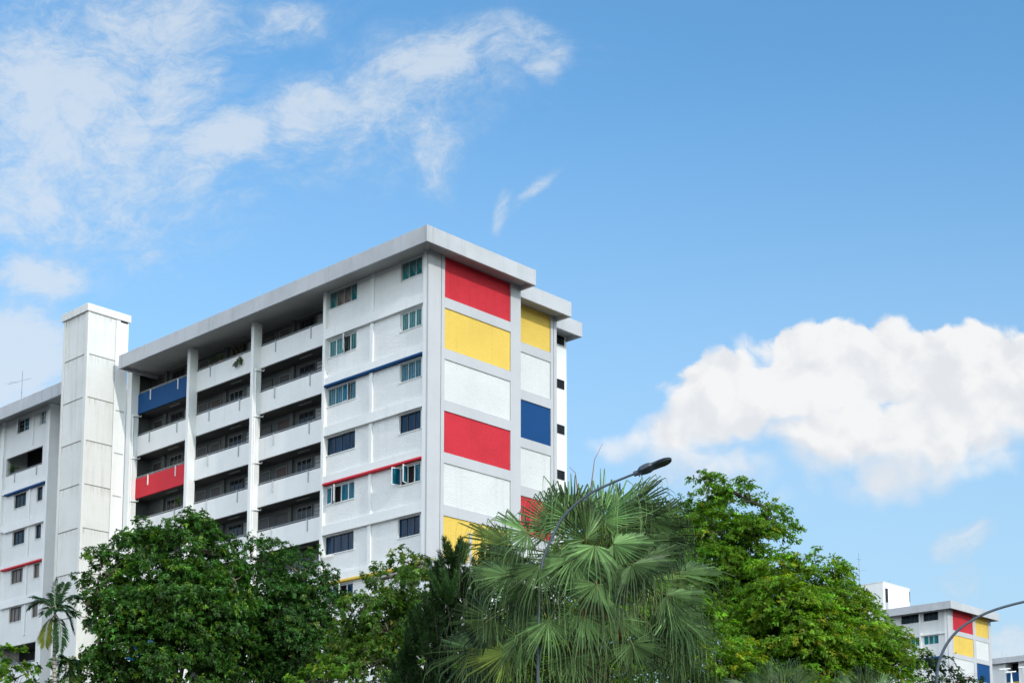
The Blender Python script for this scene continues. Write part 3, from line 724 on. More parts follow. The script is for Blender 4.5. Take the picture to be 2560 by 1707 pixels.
# ------------------------------------------------------------------ plants on the balconies
def leaves(Pb, D, Nn, L, W, fold=.12, droop=.15):
    D = D/np.linalg.norm(D, axis=1, keepdims=True)
    S = np.cross(D, Nn); S /= np.linalg.norm(S, axis=1, keepdims=True)+1e-9
    U = np.cross(S, D)
    L = L[:, None]; W = W[:, None]
    mid = Pb+D*L*.48
    V = np.stack([Pb, mid-S*W*.5+U*L*fold, Pb+D*L-np.array([0, 0, 1])*L*droop, mid+S*W*.5+U*L*fold], axis=1)
    return V

def rand_dir(rng, n):
    d = rng.normal(size=(n, 3)); return d/np.linalg.norm(d, axis=1, keepdims=True)

def tint(rng, n, base, var=.25, yellow=0., yc=(.35, .30, .03)):
    b = np.array(base)[None, :]*np.exp(rng.normal(0, var, (n, 1)))
    b = b*(1+rng.normal(0, .08, (n, 3)))
    if yellow:
        mk = rng.random(n) < yellow
        b[mk] = b[mk]*.35+np.array(yc)*.65*np.exp(rng.normal(0, .2, (mk.sum(), 1)))
    return np.clip(b, .002, .9)

def small_plant(name, label, base, h, r, n, colr, L=.11, W=.05, pot=None, hang=False, seed=0, cat='plant'):
    rng = np.random.default_rng(seed)
    o = empty(name, base, label, cat, 'plants on the balconies')
    bx_ = Vector(base)
    if pot:
        p = MB().tube([bx_, bx_+Vector((0, 0, .02)), bx_+Vector((0, 0, .2)), bx_+Vector((0, 0, .24))], [pot*.7, pot*.72, pot, pot*1.08], 12)
        part('pot', p, 'terracotta', o, smooth=False)
    st = MB(); tips = []
    for i in range(7):
        a = rng.uniform(0, 6.28); rr = r*rng.uniform(.4, 1)
        if hang: q = bx_+Vector((-abs(math.cos(a))*.12-.05, math.sin(a)*rr, -h*rng.uniform(.3, 1)))
        else: q = bx_+Vector((math.cos(a)*rr*.6, math.sin(a)*rr, (.2 if pot else 0)+h*rng.uniform(.5, 1)))
        m_ = bx_.lerp(q, .5)+Vector((0, 0, .08 if not hang else .02))
        st.tube([bx_+Vector((0, 0, .1 if pot else 0)), m_, q], [.012, .009, .005], 5); tips += [(m_, q)]*1
    part('stem', st, 'bark_d', o)
    k = rng.integers(0, len(tips), n); t_ = rng.uniform(.25, 1.05, n)[:, None]
    A = np.array([tuple(a) for a, _ in tips])[k]; B = np.array([tuple(b_) for _, b_ in tips])[k]
    C_ = A+(B-A)*t_+rng.normal(0, .035, (n, 3))
    d = rand_dir(rng, n)+np.array([-.2, 0, .3]); 
    V = leaves(C_, d, rand_dir(rng, n)+np.array([0, 0, 1.2]), rng.uniform(.6, 1.1, n)*L, rng.uniform(.7, 1.1, n)*W)
    quads_object('foliage', V, M['leaf'], o, tint(rng, n, colr, .3))
    return o
ZP = 7.22+ZO
small_plant('potted_plant', 'leafy plant in a terracotta pot on the top corridor parapet', (.75, 19.2, ZP), .45, .35, 240, (.05, .10, .02), pot=.14, seed=3)
small_plant('potted_plant', 'sparse dark plant beside the left upright of the top corridor', (.78, 20.15, ZP), .5, .22, 110, (.035, .07, .02), pot=.12, seed=4)
small_plant('potted_plant', 'reddish shrub in a pot behind the top corridor rail', (.85, 17.6, ZP), .75, .5, 200, (.09, .06, .02), pot=.15, seed=5)
small_plant('balcony_plant', 'trailing plant hanging over the white parapet below the roof', (.50, 17.0, ZP-.05), .75, .62, 230, (.06, .11, .025), L=.13, W=.07, hang=True, seed=6)
small_plant('balcony_plant', 'spiky green plant in the corner of the opening left of the lift tower', (.62, 43.7, 4.75+ZO), .85, .45, 260, (.03, .09, .02), L=.3, W=.035, seed=7)
small_plant('balcony_plant', 'light green plant on the low corridor behind the red parapet', (1.0, 23.6, -.95+ZO), .75, .3, 200, (.08, .15, .03), seed=8)
small_plant('balcony_plant', 'yellow-green sprigs on the corridor parapet above the dark tree', (.6, 13.4, 7.22+ZO-FL*5), .45, .3, 110, (.16, .18, .04), seed=9)
small_plant('balcony_plant', 'wispy plant on the lowest corridor rail seen above the dark tree', (.6, 17.2, 7.22+ZO-FL*5), .6, .45, 150, (.14, .17, .04), seed=10)

# ------------------------------------------------------------------ the two blocks far to the right
BZ = .42
blkB = empty('apartment_block', (121, 37, 0), 'distant white block with red and yellow gable and white lift core behind', 'building', 'white apartment blocks with coloured panels')
DX, DY = 115.77, 32.49
rb = roof(114.6, 126.88, 31.37, 40.72, 9.06+ZO, 9.98+ZO, 9.40+ZO, None, blkB)
b = MB(); b.box(DX+.5, 126.74, DY+.14, 40.6, LOW, 9.36+ZO); part('wall', b, 'white', blkB)
gable(blkB, DX, None, [(117.05, 122.08), (122.72, 126.08)], DY, 9.35+ZO, 7, [['red','yellow','white','red','white'],['yellow','white','blue','white']], ZT+BZ, ZB+BZ, 126.76, groove=116.9)
zb_ = 9.36+ZO
holes = []
rowsB = [(9.16, 8.12, ((36.40, 38.80, 4), (33.82, 35.78, 3)), 'dark'), (6.33, 5.24, ((36.40, 38.80, 4), (33.88, 35.88, 3)), 'white_teal'), (3.5, 2.4, ((36.40, 38.80, 4), (33.88, 35.88, 3)), 'dark'), (.7, -.4, ((33.88, 35.88, 3),), 'dark')]
for z1, z0, ws, s_ in rowsB:
    for a, c, n_ in ws: holes.append((a, c, z0+ZO, z1+ZO))
w_ = MB(); holed_wall(w_, DX+.2, DX+.36, 32.92, 40.6, -6+ZO, zb_-.01, holes); part('wall', w_, 'infill', blkB)
for z1, z0, ws, s_ in rowsB:
    for a, c, n_ in ws: window(blkB, DX+.33, a, c, z0+ZO, z1+ZO, n_, s_)
f = MB(); f.box(DX, DX+.498, DY+.142, 32.915, LOW, zb_-.012); part('fin_wall', f, 'white', blkB)
f = MB(); f.box(DX, DX+.198, 36.08, 36.30, LOW, zb_-.012); part('fin_wall', f, 'white', blkB)
for z, c in ((6.36, 'white'), (3.53, 'blue'), (.72, 'white')):
    le = MB(); le.box(DX-.03, DX+.327, 32.93, 36.07, z+ZO, z+.15+ZO); part('ledge', le, c, blkB)
f = MB(); f.box(DX+.1, DX+.198, 38.9, 39.0, 5.5+ZO, zb_-.02); part('fin_wall', f, 'white', blkB)
c = MB(); c.box(116.63, 123.1, 41.5, 46.1, LOW, 13.88+ZO); core = part('lift_core', c, 'white', blkB, 'plain white lift core rising behind the roof')
c = MB(); c.box(116.60, 123.15, 41.46, 46.15, 13.882+ZO, 13.98+ZO); part('cap', c, 'trim', core)
c = MB(); c.box(117.08, 117.70, 41.47, 41.499, 9.9+ZO, 13.18+ZO); part('opening', c, 'dark', core)
c = MB(); c.box(117.08, 117.70, 41.44, 41.468, 9.9+ZO, 11.4+ZO); part('railing', c, 'bracket', core)
c = MB(); c.box(123.0, 123.102, 41.46, 41.498, 12.2+ZO, 13.6+ZO); part('vent_slot', c, 'dark', core)
c = MB(); c.box(118.5, 118.54, 41.7, 41.74, 13.98+ZO, 14.5+ZO); part('lightning_rod', c, 'steel', core)
aerial((117.6, 45.4, 13.98+ZO), 4.3, [(2.0, (-.9, .3, -.3), (.9, -.3, .25)), (3.5, (-.35, .1, 0), (.35, -.1, 0))], [.1, .5, .9], 'tall thin aerial on the white lift core at the right', .03)

blkC = empty('apartment_block', (164, 40, 0), 'farthest white block with grey roof edge and blue parapet behind the crossbar post', 'building', 'white apartment blocks with coloured panels')
roof(158, 172, 20, 70, 8.70+ZO, 9.54+ZO, 8.95+ZO, None, blkC)
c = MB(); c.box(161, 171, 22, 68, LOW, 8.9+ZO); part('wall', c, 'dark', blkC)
c = MB(); c.box(158.8, 159.1, 46.38, 50.0, LOW, 8.9+ZO); c.box(158.8, 159.1, 43.35, 44.28, LOW, 8.9+ZO); c.box(158.8, 159.1, 38, 43.05, LOW, 8.9+ZO)
part('wall', c, 'infill', blkC)
for a, c_ in ((46.36, 46.6), (44.1, 44.3), (43.1, 43.3)):
    c = MB(); c.box(158.6, 160.9, a, c_, LOW, 8.92+ZO); part('fin_wall', c, 'white', blkC)
for k, (cc, z1, z0) in enumerate((('blue', 7.3, 5.98), ('white', 4.5, 3.2), ('white', 1.7, .4))):
    c = MB(); c.box(159.0, 159.15, 44.3, 46.36, z0+ZO, z1+ZO); part('parapet', c, cc, blkC, cc+' parapet')
c = MB(); c.box(158.95, 160.9, 44.3, 46.36, 5.8+ZO, 5.97+ZO); part('ledge', c, 'yellow', blkC, 'yellow slab edge')
c = MB(); c.box(160, 168, 34, 44.0, 9.3+ZO, 9.85+ZO); part('roof', c, 'white', blkC, 'low white box on the roof')
c = MB(); c.box(159.8, 168.2, 33.8, 44.1, 9.852+ZO, 9.95+ZO); part('roof', c, 'fascia', blkC)
for yy in (46.6, 46.0):
    part('lightning_rod', MB().tube([(158.3, yy, 9.5+ZO), (158.3, yy, 10.6+ZO-(46.6-yy))], .02, 5), 'steel', blkC)

# white mast with two crossbars in front of the farthest block
h = HMAST
mst = empty('crossbar_mast', (h[6][0], h[6][1], 0), 'white post with two tube crossbars before the farthest block', 'mast')
part('post', MB().tube([(h[6][0], h[6][1], 0), (h[6][0], h[6][1], h[7][2]), h[6]], [.09, .09, .035], 8), 'pipe', mst)
part('collar', MB().tube([(h[7][0], h[7][1], h[7][2]-.2), (h[7][0], h[7][1], h[7][2]+.12)], [.12, .08], 8), 'pipe', mst)
part('crossbar', MB().tube([h[0], h[1]], .055, 8), 'pipe', mst)
part('crossbar', MB().tube([h[2], h[3]], .055, 8), 'pipe', mst)
part('arm', MB().tube([h[4], h[5], h[6]], .04, 8), 'pipe', mst)
m2 = empty('crossbar_mast', (h[9][0]+.05, h[9][1]-.05, 0), 'white tube crossbar cut by the right frame edge', 'mast')
part('crossbar', MB().tube([h[8], h[9]], .055, 8), 'pipe', m2)
part('post', MB().tube([(h[9][0], h[9][1], 0), (h[9][0], h[9][1], h[9][2])], .06, 8), 'pipe', m2)

# ------------------------------------------------------------------ street lamps
def lamp(label, base, path, head_dir, headlen=.66, hidden_head=False):
    o = empty('street_lamp', (base[0], base[1], 0), label, 'street lamp', 'curved-arm street lamps')
    pts = [Vector((base[0], base[1], 0)), Vector((base[0], base[1], 3)), Vector(base)] + [Vector(p) for p in path]
    # smooth the path
    sm = pts[:3]
    P_ = pts[2:]
    out = [P_[0]]
    for i in range(len(P_)-1):
        p0 = P_[max(i-1, 0)]; p1 = P_[i]; p2 = P_[i+1]; p3 = P_[min(i+2, len(P_)-1)]
        for q in (.33, .66, 1.):
            out.append(.5*((2*p1)+(-p0+p2)*q+(2*p0-5*p1+4*p2-p3)*q*q+(-p0+3*p1-3*p2+p3)*q**3))
    full = sm[:2]+out
    n_ = len(full)
    rad = [.075, .055]+[.0275-.006*(i/(n_-3)) for i in range(n_-2)]
    part('pole', MB().tube(full, rad, 12), 'lamp', o, smooth=True)
    e = out[-1]; d = Vector(head_dir).normalized()
    s = d.cross(Vector((0, 0, 1))).normalized(); u = s.cross(d)
    s, u = s*math.cos(R(14))+u*math.sin(R(14)), u*math.cos(R(14))-s*math.sin(R(14))
    def pt(a, b_, c_): return e+d*a+s*b_+u*c_
    # housing: widening gear box, waist, long oval optic
    prof = [(-.02, .045, .035), (.05, .095, .075), (.16, .115, .085), (.24, .12, .075), (.30, .105, .05), (.36, .115, .04), (.48, .125, .034), (.58, .118, .028), (.66, .09, .02), (.71, .05, .012), (.725, .015, .006)]
    hb = MB(); ring = []
    for (a, w, t_) in prof:
        base_i = len(hb.v)
        for k in range(14):
            an = 2*math.pi*k/14
            cy, cz = math.cos(an), math.sin(an)
            cz = max(cz, -.55)
            hb.v.append(tuple(pt(a*headlen/.72, math.copysign(abs(cy)**.7, cy)*w*1.15, cz*t_)))
        ring.append(base_i)
    for a, b_ in zip(ring, ring[1:]):
        for k in range(14): hb.f.append((a+k, a+(k+1) % 14, b_+(k+1) % 14, b_+k))
    hb.f.append(tuple(ring[0]+13-k for k in range(14))); hb.f.append(tuple(ring[-1]+k for k in range(14)))
    hd = part('lamp_head', hb, 'lamp', o)
    lens = MB(); L_ = []
    for k in range(16):
        an = 2*math.pi*k/16
        L_.append(pt(.50+.15*math.cos(an),   .105*math.sin(an), -.027))
    lens.poly(L_); part('lens', lens, 'lamp_lens', hd)
    rim = MB(); rim.tube(L_+[L_[0]], .008, 5); part('lens_rim', rim, 'lamp', hd)
    br = MB(); br.tube([pt(-.10, 0, 0), pt(.06, 0, -.01)], .05, 10)
    for q in (-.01, .03): br.tube([pt(q, -.01, -.03), pt(q, -.01, -.09)], .012, 6)
    part('bracket', br, 'lamp', hd)
    return o
lz = [(-33.87,-38.97,-21.1),(-33.84,-38.99,-19.6),(-33.81,-39.02,-19.11),(-33.76,-39.07,-18.88),(-33.68,-39.16,-18.6),(-33.58,-39.25,-18.33),(-33.43,-39.42,-18.07),(-33.23,-39.63,-17.84),(-33.01,-39.86,-17.68),(-32.80,-40.07,-17.55),(-32.63,-40.26,-17.45)]
CAMP = Vector((-53.708, -57.274, -24.889))
lz = [tuple(CAMP+(Vector(q)-CAMP)*1.063+Vector((0, 0, ZO))) for q in lz]
lamp('curved grey street lamp with its head over the fan palm', lz[0], lz[1:], (.34, -.47, .22))
l2 = [(-29.12,-43.92,-22.6),(-29.10,-43.95,-21.6),(-29.07,-43.99,-21.03),(-29.04,-44.02,-20.82),(-28.95,-44.12,-20.53),(-28.80,-44.28,-20.27),(-28.59,-44.49,-20.07),(-28.34,-44.75,-19.91),(-27.99,-45.12,-19.77),(-27.6,-45.53,-19.67)]
l2 = [(x, y, z+ZO) for x, y, z in l2]
lamp('curved grey street lamp arm crossing the distant red and yellow gable', l2[0], l2[1:], (.36, -.38, .10))

# ------------------------------------------------------------------ trees
def limb_path(a, b_, rng, sag=.12):
    a = Vector(a); b_ = Vector(b_); L = (b_-a).length
    o1 = Vector(rng.normal(0, sag*L*.35, 3)); o2 = Vector(rng.normal(0, sag*L*.35, 3))
    return [a, a.lerp(b_, .33)+o1+Vector((0, 0, L*.05)), a.lerp(b_, .68)+o2+Vector((0, 0, L*.03)), b_]

def tree(name, label, cat, blobs, base_xy, trunk_h, style, seed, bark='bark', trunk_r=.2, group='trees in front of the blocks'):
    rng = np.random.default_rng(seed)
    o = empty(name, (base_xy[0], base_xy[1], 0), label, cat, group)
    t = MB(); fork = Vector((base_xy[0], base_xy[1], trunk_h))
    b0 = Vector((base_xy[0], base_xy[1], 0))
    t.tube([b0, b0.lerp(fork, .5)+Vector(rng.normal(0, .06, 3)), fork], [trunk_r*1.25, trunk_r, trunk_r*.8], 10)
    B = np.array(blobs)
    order = np.argsort(B[:, 2])
    mains = []
    for i in order:
        tgt = Vector(B[i, :3]); src = fork; r0 = trunk_r*.55
        for m_ in mains:
            if (m_-tgt).length < (src-tgt).length and m_.z < tgt.z+.1: src = m_; r0 = trunk_r*.32
        path = limb_path(src, tgt, rng)
        t.tube(path, [r0, r0*.8, r0*.6, r0*.4], 7)
        mains.append(tgt)
        for _ in range(style.get('twigs', 5)):
            q = tgt+Vector(rand_dir(rng, 1)[0])*float(B[i, 3])*.8
            t.tube(limb_path(path[2], q, rng, .2), [r0*.3, r0*.22, r0*.15, r0*.06], 5)
    part('trunk', t, bark, o, smooth=True)
    # foliage
    Ps, Ds, Ns, Ls, Ws, Cs = [], [], [], [], [], []
    for (cx, cy, cz, Rb) in blobs:
        c = np.array((cx, cy, cz))
        ncl = max(5, int(style['clumps']*Rb**1.6))
        d = rand_dir(rng, ncl); d[:, 2] = d[:, 2]*.85+style.get('up', .25); d /= np.linalg.norm(d, axis=1, keepdims=True)
        rad = Rb*rng.uniform(.45, 1.02, ncl)**.8
        sq = np.array((1, 1, style.get('flat', 1)))
        cc = c+d*rad[:, None]*sq
        for j in range(ncl):
            rc = Rb*rng.uniform(.16, .34)*style.get('clump_r', 1)
            nt_ = max(3, int(style['tufts']*rc*rc*100))
            e = rand_dir(rng, nt_)*rng.uniform(.2, 1, (nt_, 1))**.5
            e[:, 2] = e[:, 2]*style.get('cflat', .7)
            pos = cc[j]+e*rc*np.array((1.15, 1.15, 1))
            ax = e*.6+d[j]*.7+np.array((0, 0, style.get('axup', .5)))+rng.normal(0, .25, (nt_, 3))
            ax /= np.linalg.norm(ax, axis=1, keepdims=True)
            k = style['k']; n_ = nt_*k
            axr = np.repeat(ax, k, 0); pr = np.repeat(pos, k, 0)
            rd = rand_dir(rng, n_); rd -= axr*(rd*axr).sum(1, keepdims=True); rd /= np.linalg.norm(rd, axis=1, keepdims=True)
            al = rng.uniform(*style.get('spread', (.7, 1.6)), (n_, 1))
            dd = axr*np.cos(al)+rd*np.sin(al); dd[:, 2] -= style.get('droop', .25)
            if style.get('spray'):
                # compound leaves: leaflets set along a drooping spray
                tt = rng.uniform(0, 1, (n_, 1)); hx = axr.copy(); hx[:, 2] *= .3; hx /= np.linalg.norm(hx, axis=1, keepdims=True)+1e-6
                pr = pr+hx*tt*style['spray']+np.array((0, 0, -1))*tt**2*style['spray']*.45
                dd = rd*.8+hx*.6; dd[:, 2] -= .35
            pr = pr+rng.normal(0, style.get('jit', .02), (n_, 3))
            Ps.append(pr); Ds.append(dd); Ns.append(axr*.6+np.array((0, 0, .6))+rng.normal(0, .35, (n_, 3)))
            Ls.append(rng.uniform(.65, 1.15, n_)*style['L']); Ws.append(rng.uniform(.75, 1.15, n_)*style['W'])
            cb = tint(rng, nt_, style['col'], style.get('var', .28), style.get('yellow', 0), style.get('yc', (.35, .30, .03)))
            Cs.append(np.repeat(cb, k, 0)*np.exp(rng.normal(0, .12, (n_, 1))))
    V = leaves(np.concatenate(Ps), np.concatenate(Ds), np.concatenate(Ns), np.concatenate(Ls), np.concatenate(Ws))
    ob = quads_object('crown', V, M[style['mat']], o, np.concatenate(Cs))
    return o, len(V)

S_dark = dict(clumps=54, tufts=1.35, k=13, L=.118, W=.056, col=(.046, .126, .019), var=.34, yellow=.12, yc=(.17, .29, .02), mat='leaf', droop=.35, up=.3, spread=(.8, 1.6))
S_fine = dict(clumps=50, tufts=1.4, k=12, L=.11, W=.05, col=(.039, .112, .019), var=.3, yellow=.05, yc=(.14, .20, .02), mat='leaf', droop=.3, up=.3)
S_olive = dict(clumps=56, tufts=1.7, k=10, L=.125, W=.055, col=(.082, .165, .030), var=.35, yellow=.10, yc=(.30, .32, .05), mat='leaf_soft', droop=.4, up=.2, clump_r=1.1)
S_bright = dict(clumps=34, tufts=.9, k=10, L=.14, W=.07, col=(.10, .21, .02), var=.3, yellow=.1, yc=(.25, .30, .03), mat='leaf_soft', up=.3)
S_spray = dict(clumps=60, tufts=.75, k=16, L=.135, W=.066, col=(.108, .225, .020), var=.32, yellow=.04, yc=(.32, .32, .03), mat='leaf_soft', spray=.42, flat=.85, cflat=.35, up=.25, clump_r=1.15)
S_spray2 = dict(clumps=60, tufts=.8, k=16, L=.13, W=.066, col=(.130, .245, .020), var=.34, yellow=.05, yc=(.40, .38, .03), mat='leaf_soft', spray=.42, flat=.85, cflat=.35, up=.25, clump_r=1.15)
S_thin = dict(clumps=40, tufts=.34, k=8, L=.10, W=.05, col=(.07, .125, .025), var=.3, yellow=.2, yc=(.25, .24, .05), mat='leaf_soft', up=.1, clump_r=1.2)
S_dot = dict(clumps=60, tufts=.22, k=6, L=.10, W=.052, col=(.022, .05, .014), var=.3, mat='leaf_thick', up=.1, clump_r=1.3)
cnt = 0
for args in (
    ('broadleaf_tree', 'large dark green leafy tree before the white lift tower', 'tree', TREE_A, (-27.9, -19.0), 6.2, S_dark, 21, 'bark', .24),
    ('broadleaf_tree', 'dense fine-leaved dark tree below the corridors, touching the larger dark tree', 'tree', TREE_B, (-24.8, -20.6), 6.0, S_fine, 22, 'bark', .22),
    ('broadleaf_tree', 'loose olive and yellow-green tree below the corner window bay', 'tree', TREE_E, (-26.0, -26.7), 5.6, S_olive, 23, 'bark', .15),
    ('shrub', 'low bright green shrub top between the dark tree and the olive tree', 'shrub', TREE_M, (-29.3, -27.5), 5.2, S_bright, 24, 'bark_d', .07),
    ('broadleaf_tree', 'thin see-through tree over the low yellow panel behind the fan palm', 'tree', TREE_G, (-15.8, -22.0), 7.5, S_thin, 25, 'bark_d', .12),
    ('broadleaf_tree', 'bright green treetop showing just behind the fan palm crown', 'tree', TREE_H2, (-9.0, -20.5), 9.0, S_spray, 26, 'bark_d', .2),
    ('broadleaf_tree', 'tall bright green tree with a thin topmost sprig against the sky', 'tree', TREE_H, (-12.0, -27.0), 8.0, S_spray, 27, 'bark_d', .24),
    ('broadleaf_tree', 'spreading yellow-green tree before the distant block', 'tree', TREE_I, (-13.4, -31.8), 6.4, S_spray2, 28, 'bark_d', .24),
    ('broadleaf_tree', 'low leafy green tree filling in beneath and behind the fan palm', 'tree', TREE_K, (-21.5, -30.0), 5.0, S_spray2, 33, 'bark_d', .16),
    ('shrub', 'sparse dark-leaved branches beside the curved lamp pole at lower right', 'shrub', TREE_J, (-20.8, -39.6), 5.4, S_dot, 29, 'bark_d', .05),
    ('shrub', 'light green sapling at the lower left below the dark balcony opening', 'shrub', TREE_L, (-33.5, -20.4), 5.8, S_bright, 30, 'bark_d', .06),
    ('shrub', 'small green bush at the foot of the slim ringed palm', 'shrub', TREE_N, (-30.6, -17.8), 6.2, S_olive, 31, 'bark_d', .06),
):
    _, c_ = tree(*args); cnt += c_

# --- conifer with upright needle plumes
def conifer(label, plumes, base_xy):
    rng = np.random.default_rng(40)
    o = empty('needle_tree', (base_xy[0], base_xy[1], 0), label, 'tree', 'trees in front of the blocks')
    t = MB(); b0 = Vector((base_xy[0], base_xy[1], 0)); 
    t.tube([b0, b0+Vector((0, 0, 5)), b0+Vector((.1, 0, 8.2))], [.15, .12, .04], 8)
    Ps, Ds, Ls, Cs = [], [], [], []
    for (x, y, z, L) in plumes:
        tip = np.array((x, y, z)); ang = rng.normal(0, .12, 2)
        root = tip-np.array((ang[0]*L, ang[1]*L, L*1.15))
        t.tube(limb_path((base_xy[0], base_xy[1], min(7.8, max(4, root[2]-.8))), root, rng, .1)+[Vector(tip)], [.035, .03, .02, .015, .004], 5)
        ax = tip-root; axn = ax/np.linalg.norm(ax)
        shade_ = math.exp(rng.normal(0, .22))
        for q in range(7):
            # foxtail twigs curving upward out of the branch
            t0 = rng.uniform(.15, .55) if q else .5
            an = rng.uniform(0, 6.28); out_ = np.array((math.cos(an), math.sin(an), 0))
            p0 = root+ax*t0; ln = L*rng.uniform(.42, .62)
            sp = ln*rng.uniform(.25, .6) if q else 0
            p1 = p0+out_*sp*.7+axn*ln*.4; p2 = p0+out_*sp+axn*ln
            t.tube([p0, p1, p2], [.008, .006, .003], 4)
            n = 330
            tt = rng.uniform(.05, 1.0, n)[:, None]
            pos = p0*(1-tt)**2+p1*2*tt*(1-tt)+p2*tt*tt
            tg = (p1-p0)*(1-tt)+(p2-p1)*tt; tg /= np.linalg.norm(tg, axis=1, keepdims=True)
            rd = rand_dir(rng, n); rd -= tg*(rd*tg).sum(1, keepdims=True); rd /= np.linalg.norm(rd, axis=1, keepdims=True)
            Ps.append(pos); Ds.append(rd*(1.0-.45*tt)+tg*.8); Ls.append(rng.uniform(.10, .19, n)*(1.05-.25*tt[:, 0]))
            Cs.append(tint(rng, n, (.026*shade_, .066*shade_, .017*shade_), .35))
    part('trunk', t, 'bark_d', o, smooth=True)
    P_ = np.concatenate(Ps); D_ = np.concatenate(Ds); L_ = np.concatenate(Ls)
    V = leaves(P_, D_, rand_dir(rng, len(P_)), L_, np.full(len(P_), .013), fold=.02, droop=.05)
    quads_object('crown', V, M['needle'], o, np.concatenate(Cs))
conifer('dark needle-leaved tree with upright plumes left of the fan palm', PLUMES, (-30.6, -33.3))

# --- fan palms
def fan_blade(hub, a, up, L, rng, nseg=46, span=R(285), droop=.5, hang=.45, tent=.5):
    """one costapalmate blade: pleated segments joined at the base, tips hanging"""
    a = Vector(a).normalized(); n = Vector(up); n = (n-a*n.dot(a)).normalized(); s = a.cross(n)
    Q = []; hub = Vector(hub); down = Vector((0, 0, -1))
    dth = span/nseg
    Cc = []
    for i in range(nseg):
        th = -span/2+dth*(i+.5)
        rel = abs(th)/(span/2)
        if rng.random() < .05: continue
        th += rng.normal(0, .018)
        Ls = L*(1.0-.28*rel**2)*rng.uniform(.80, 1.06)
        d = (a*math.cos(th)+s*math.sin(th)-n*(tent*abs(math.sin(th))+.04)).normalized()
        side = (d.cross(n)).normalized(); nn = side.cross(d)
        bend = .72+rng.uniform(-.08, .12)
        rs = [.03, .22, .44, .66, .82, .92, 1.0]
        p = hub.copy(); prev = 0; rows = []; dirv = d.copy()
        dr = droop*rng.uniform(.5, 1.6)
        for r_ in rs:
            if r_ > bend:
                k = ((r_-bend)/(1-bend))**.55
                dirv = (d*(1-k*.75)+down*(k*1.5+.05)*dr*1.7).normalized()
            else:
                dirv = (d+down*(.06*r_)).normalized()
            p = p+dirv*(r_-prev)*Ls; prev = r_
            w = r_*Ls*dth*.52 if r_ < .24 else Ls*dth*.52*(.24+.07*min(1, (r_-.24)/.2))*max(.18, 1-max(0, (r_-.5)/.5)**.9*.88)
            fold = 1.7*w
            rows.append((p-side*w, p+nn*fold, p+side*w, w))
        # long hanging thread
        for _ in range(2):
            p = p+(down+Vector((rng.normal(0, .12), rng.normal(0, .12), 0))).normalized()*hang*Ls*rng.uniform(.1, .62)
            w = .0045
            rows.append((p-side*w, p+nn*w, p+side*w, w))
        for r0, r1 in zip(rows, rows[1:]):
            Q.append((r0[0], r0[1], r1[1], r1[0])); Q.append((r0[1], r0[2], r1[2], r1[1]))
            Cc += [i]*2
    V = np.array([[tuple(q) for q in f] for f in Q])
    return V, np.array(Cc)

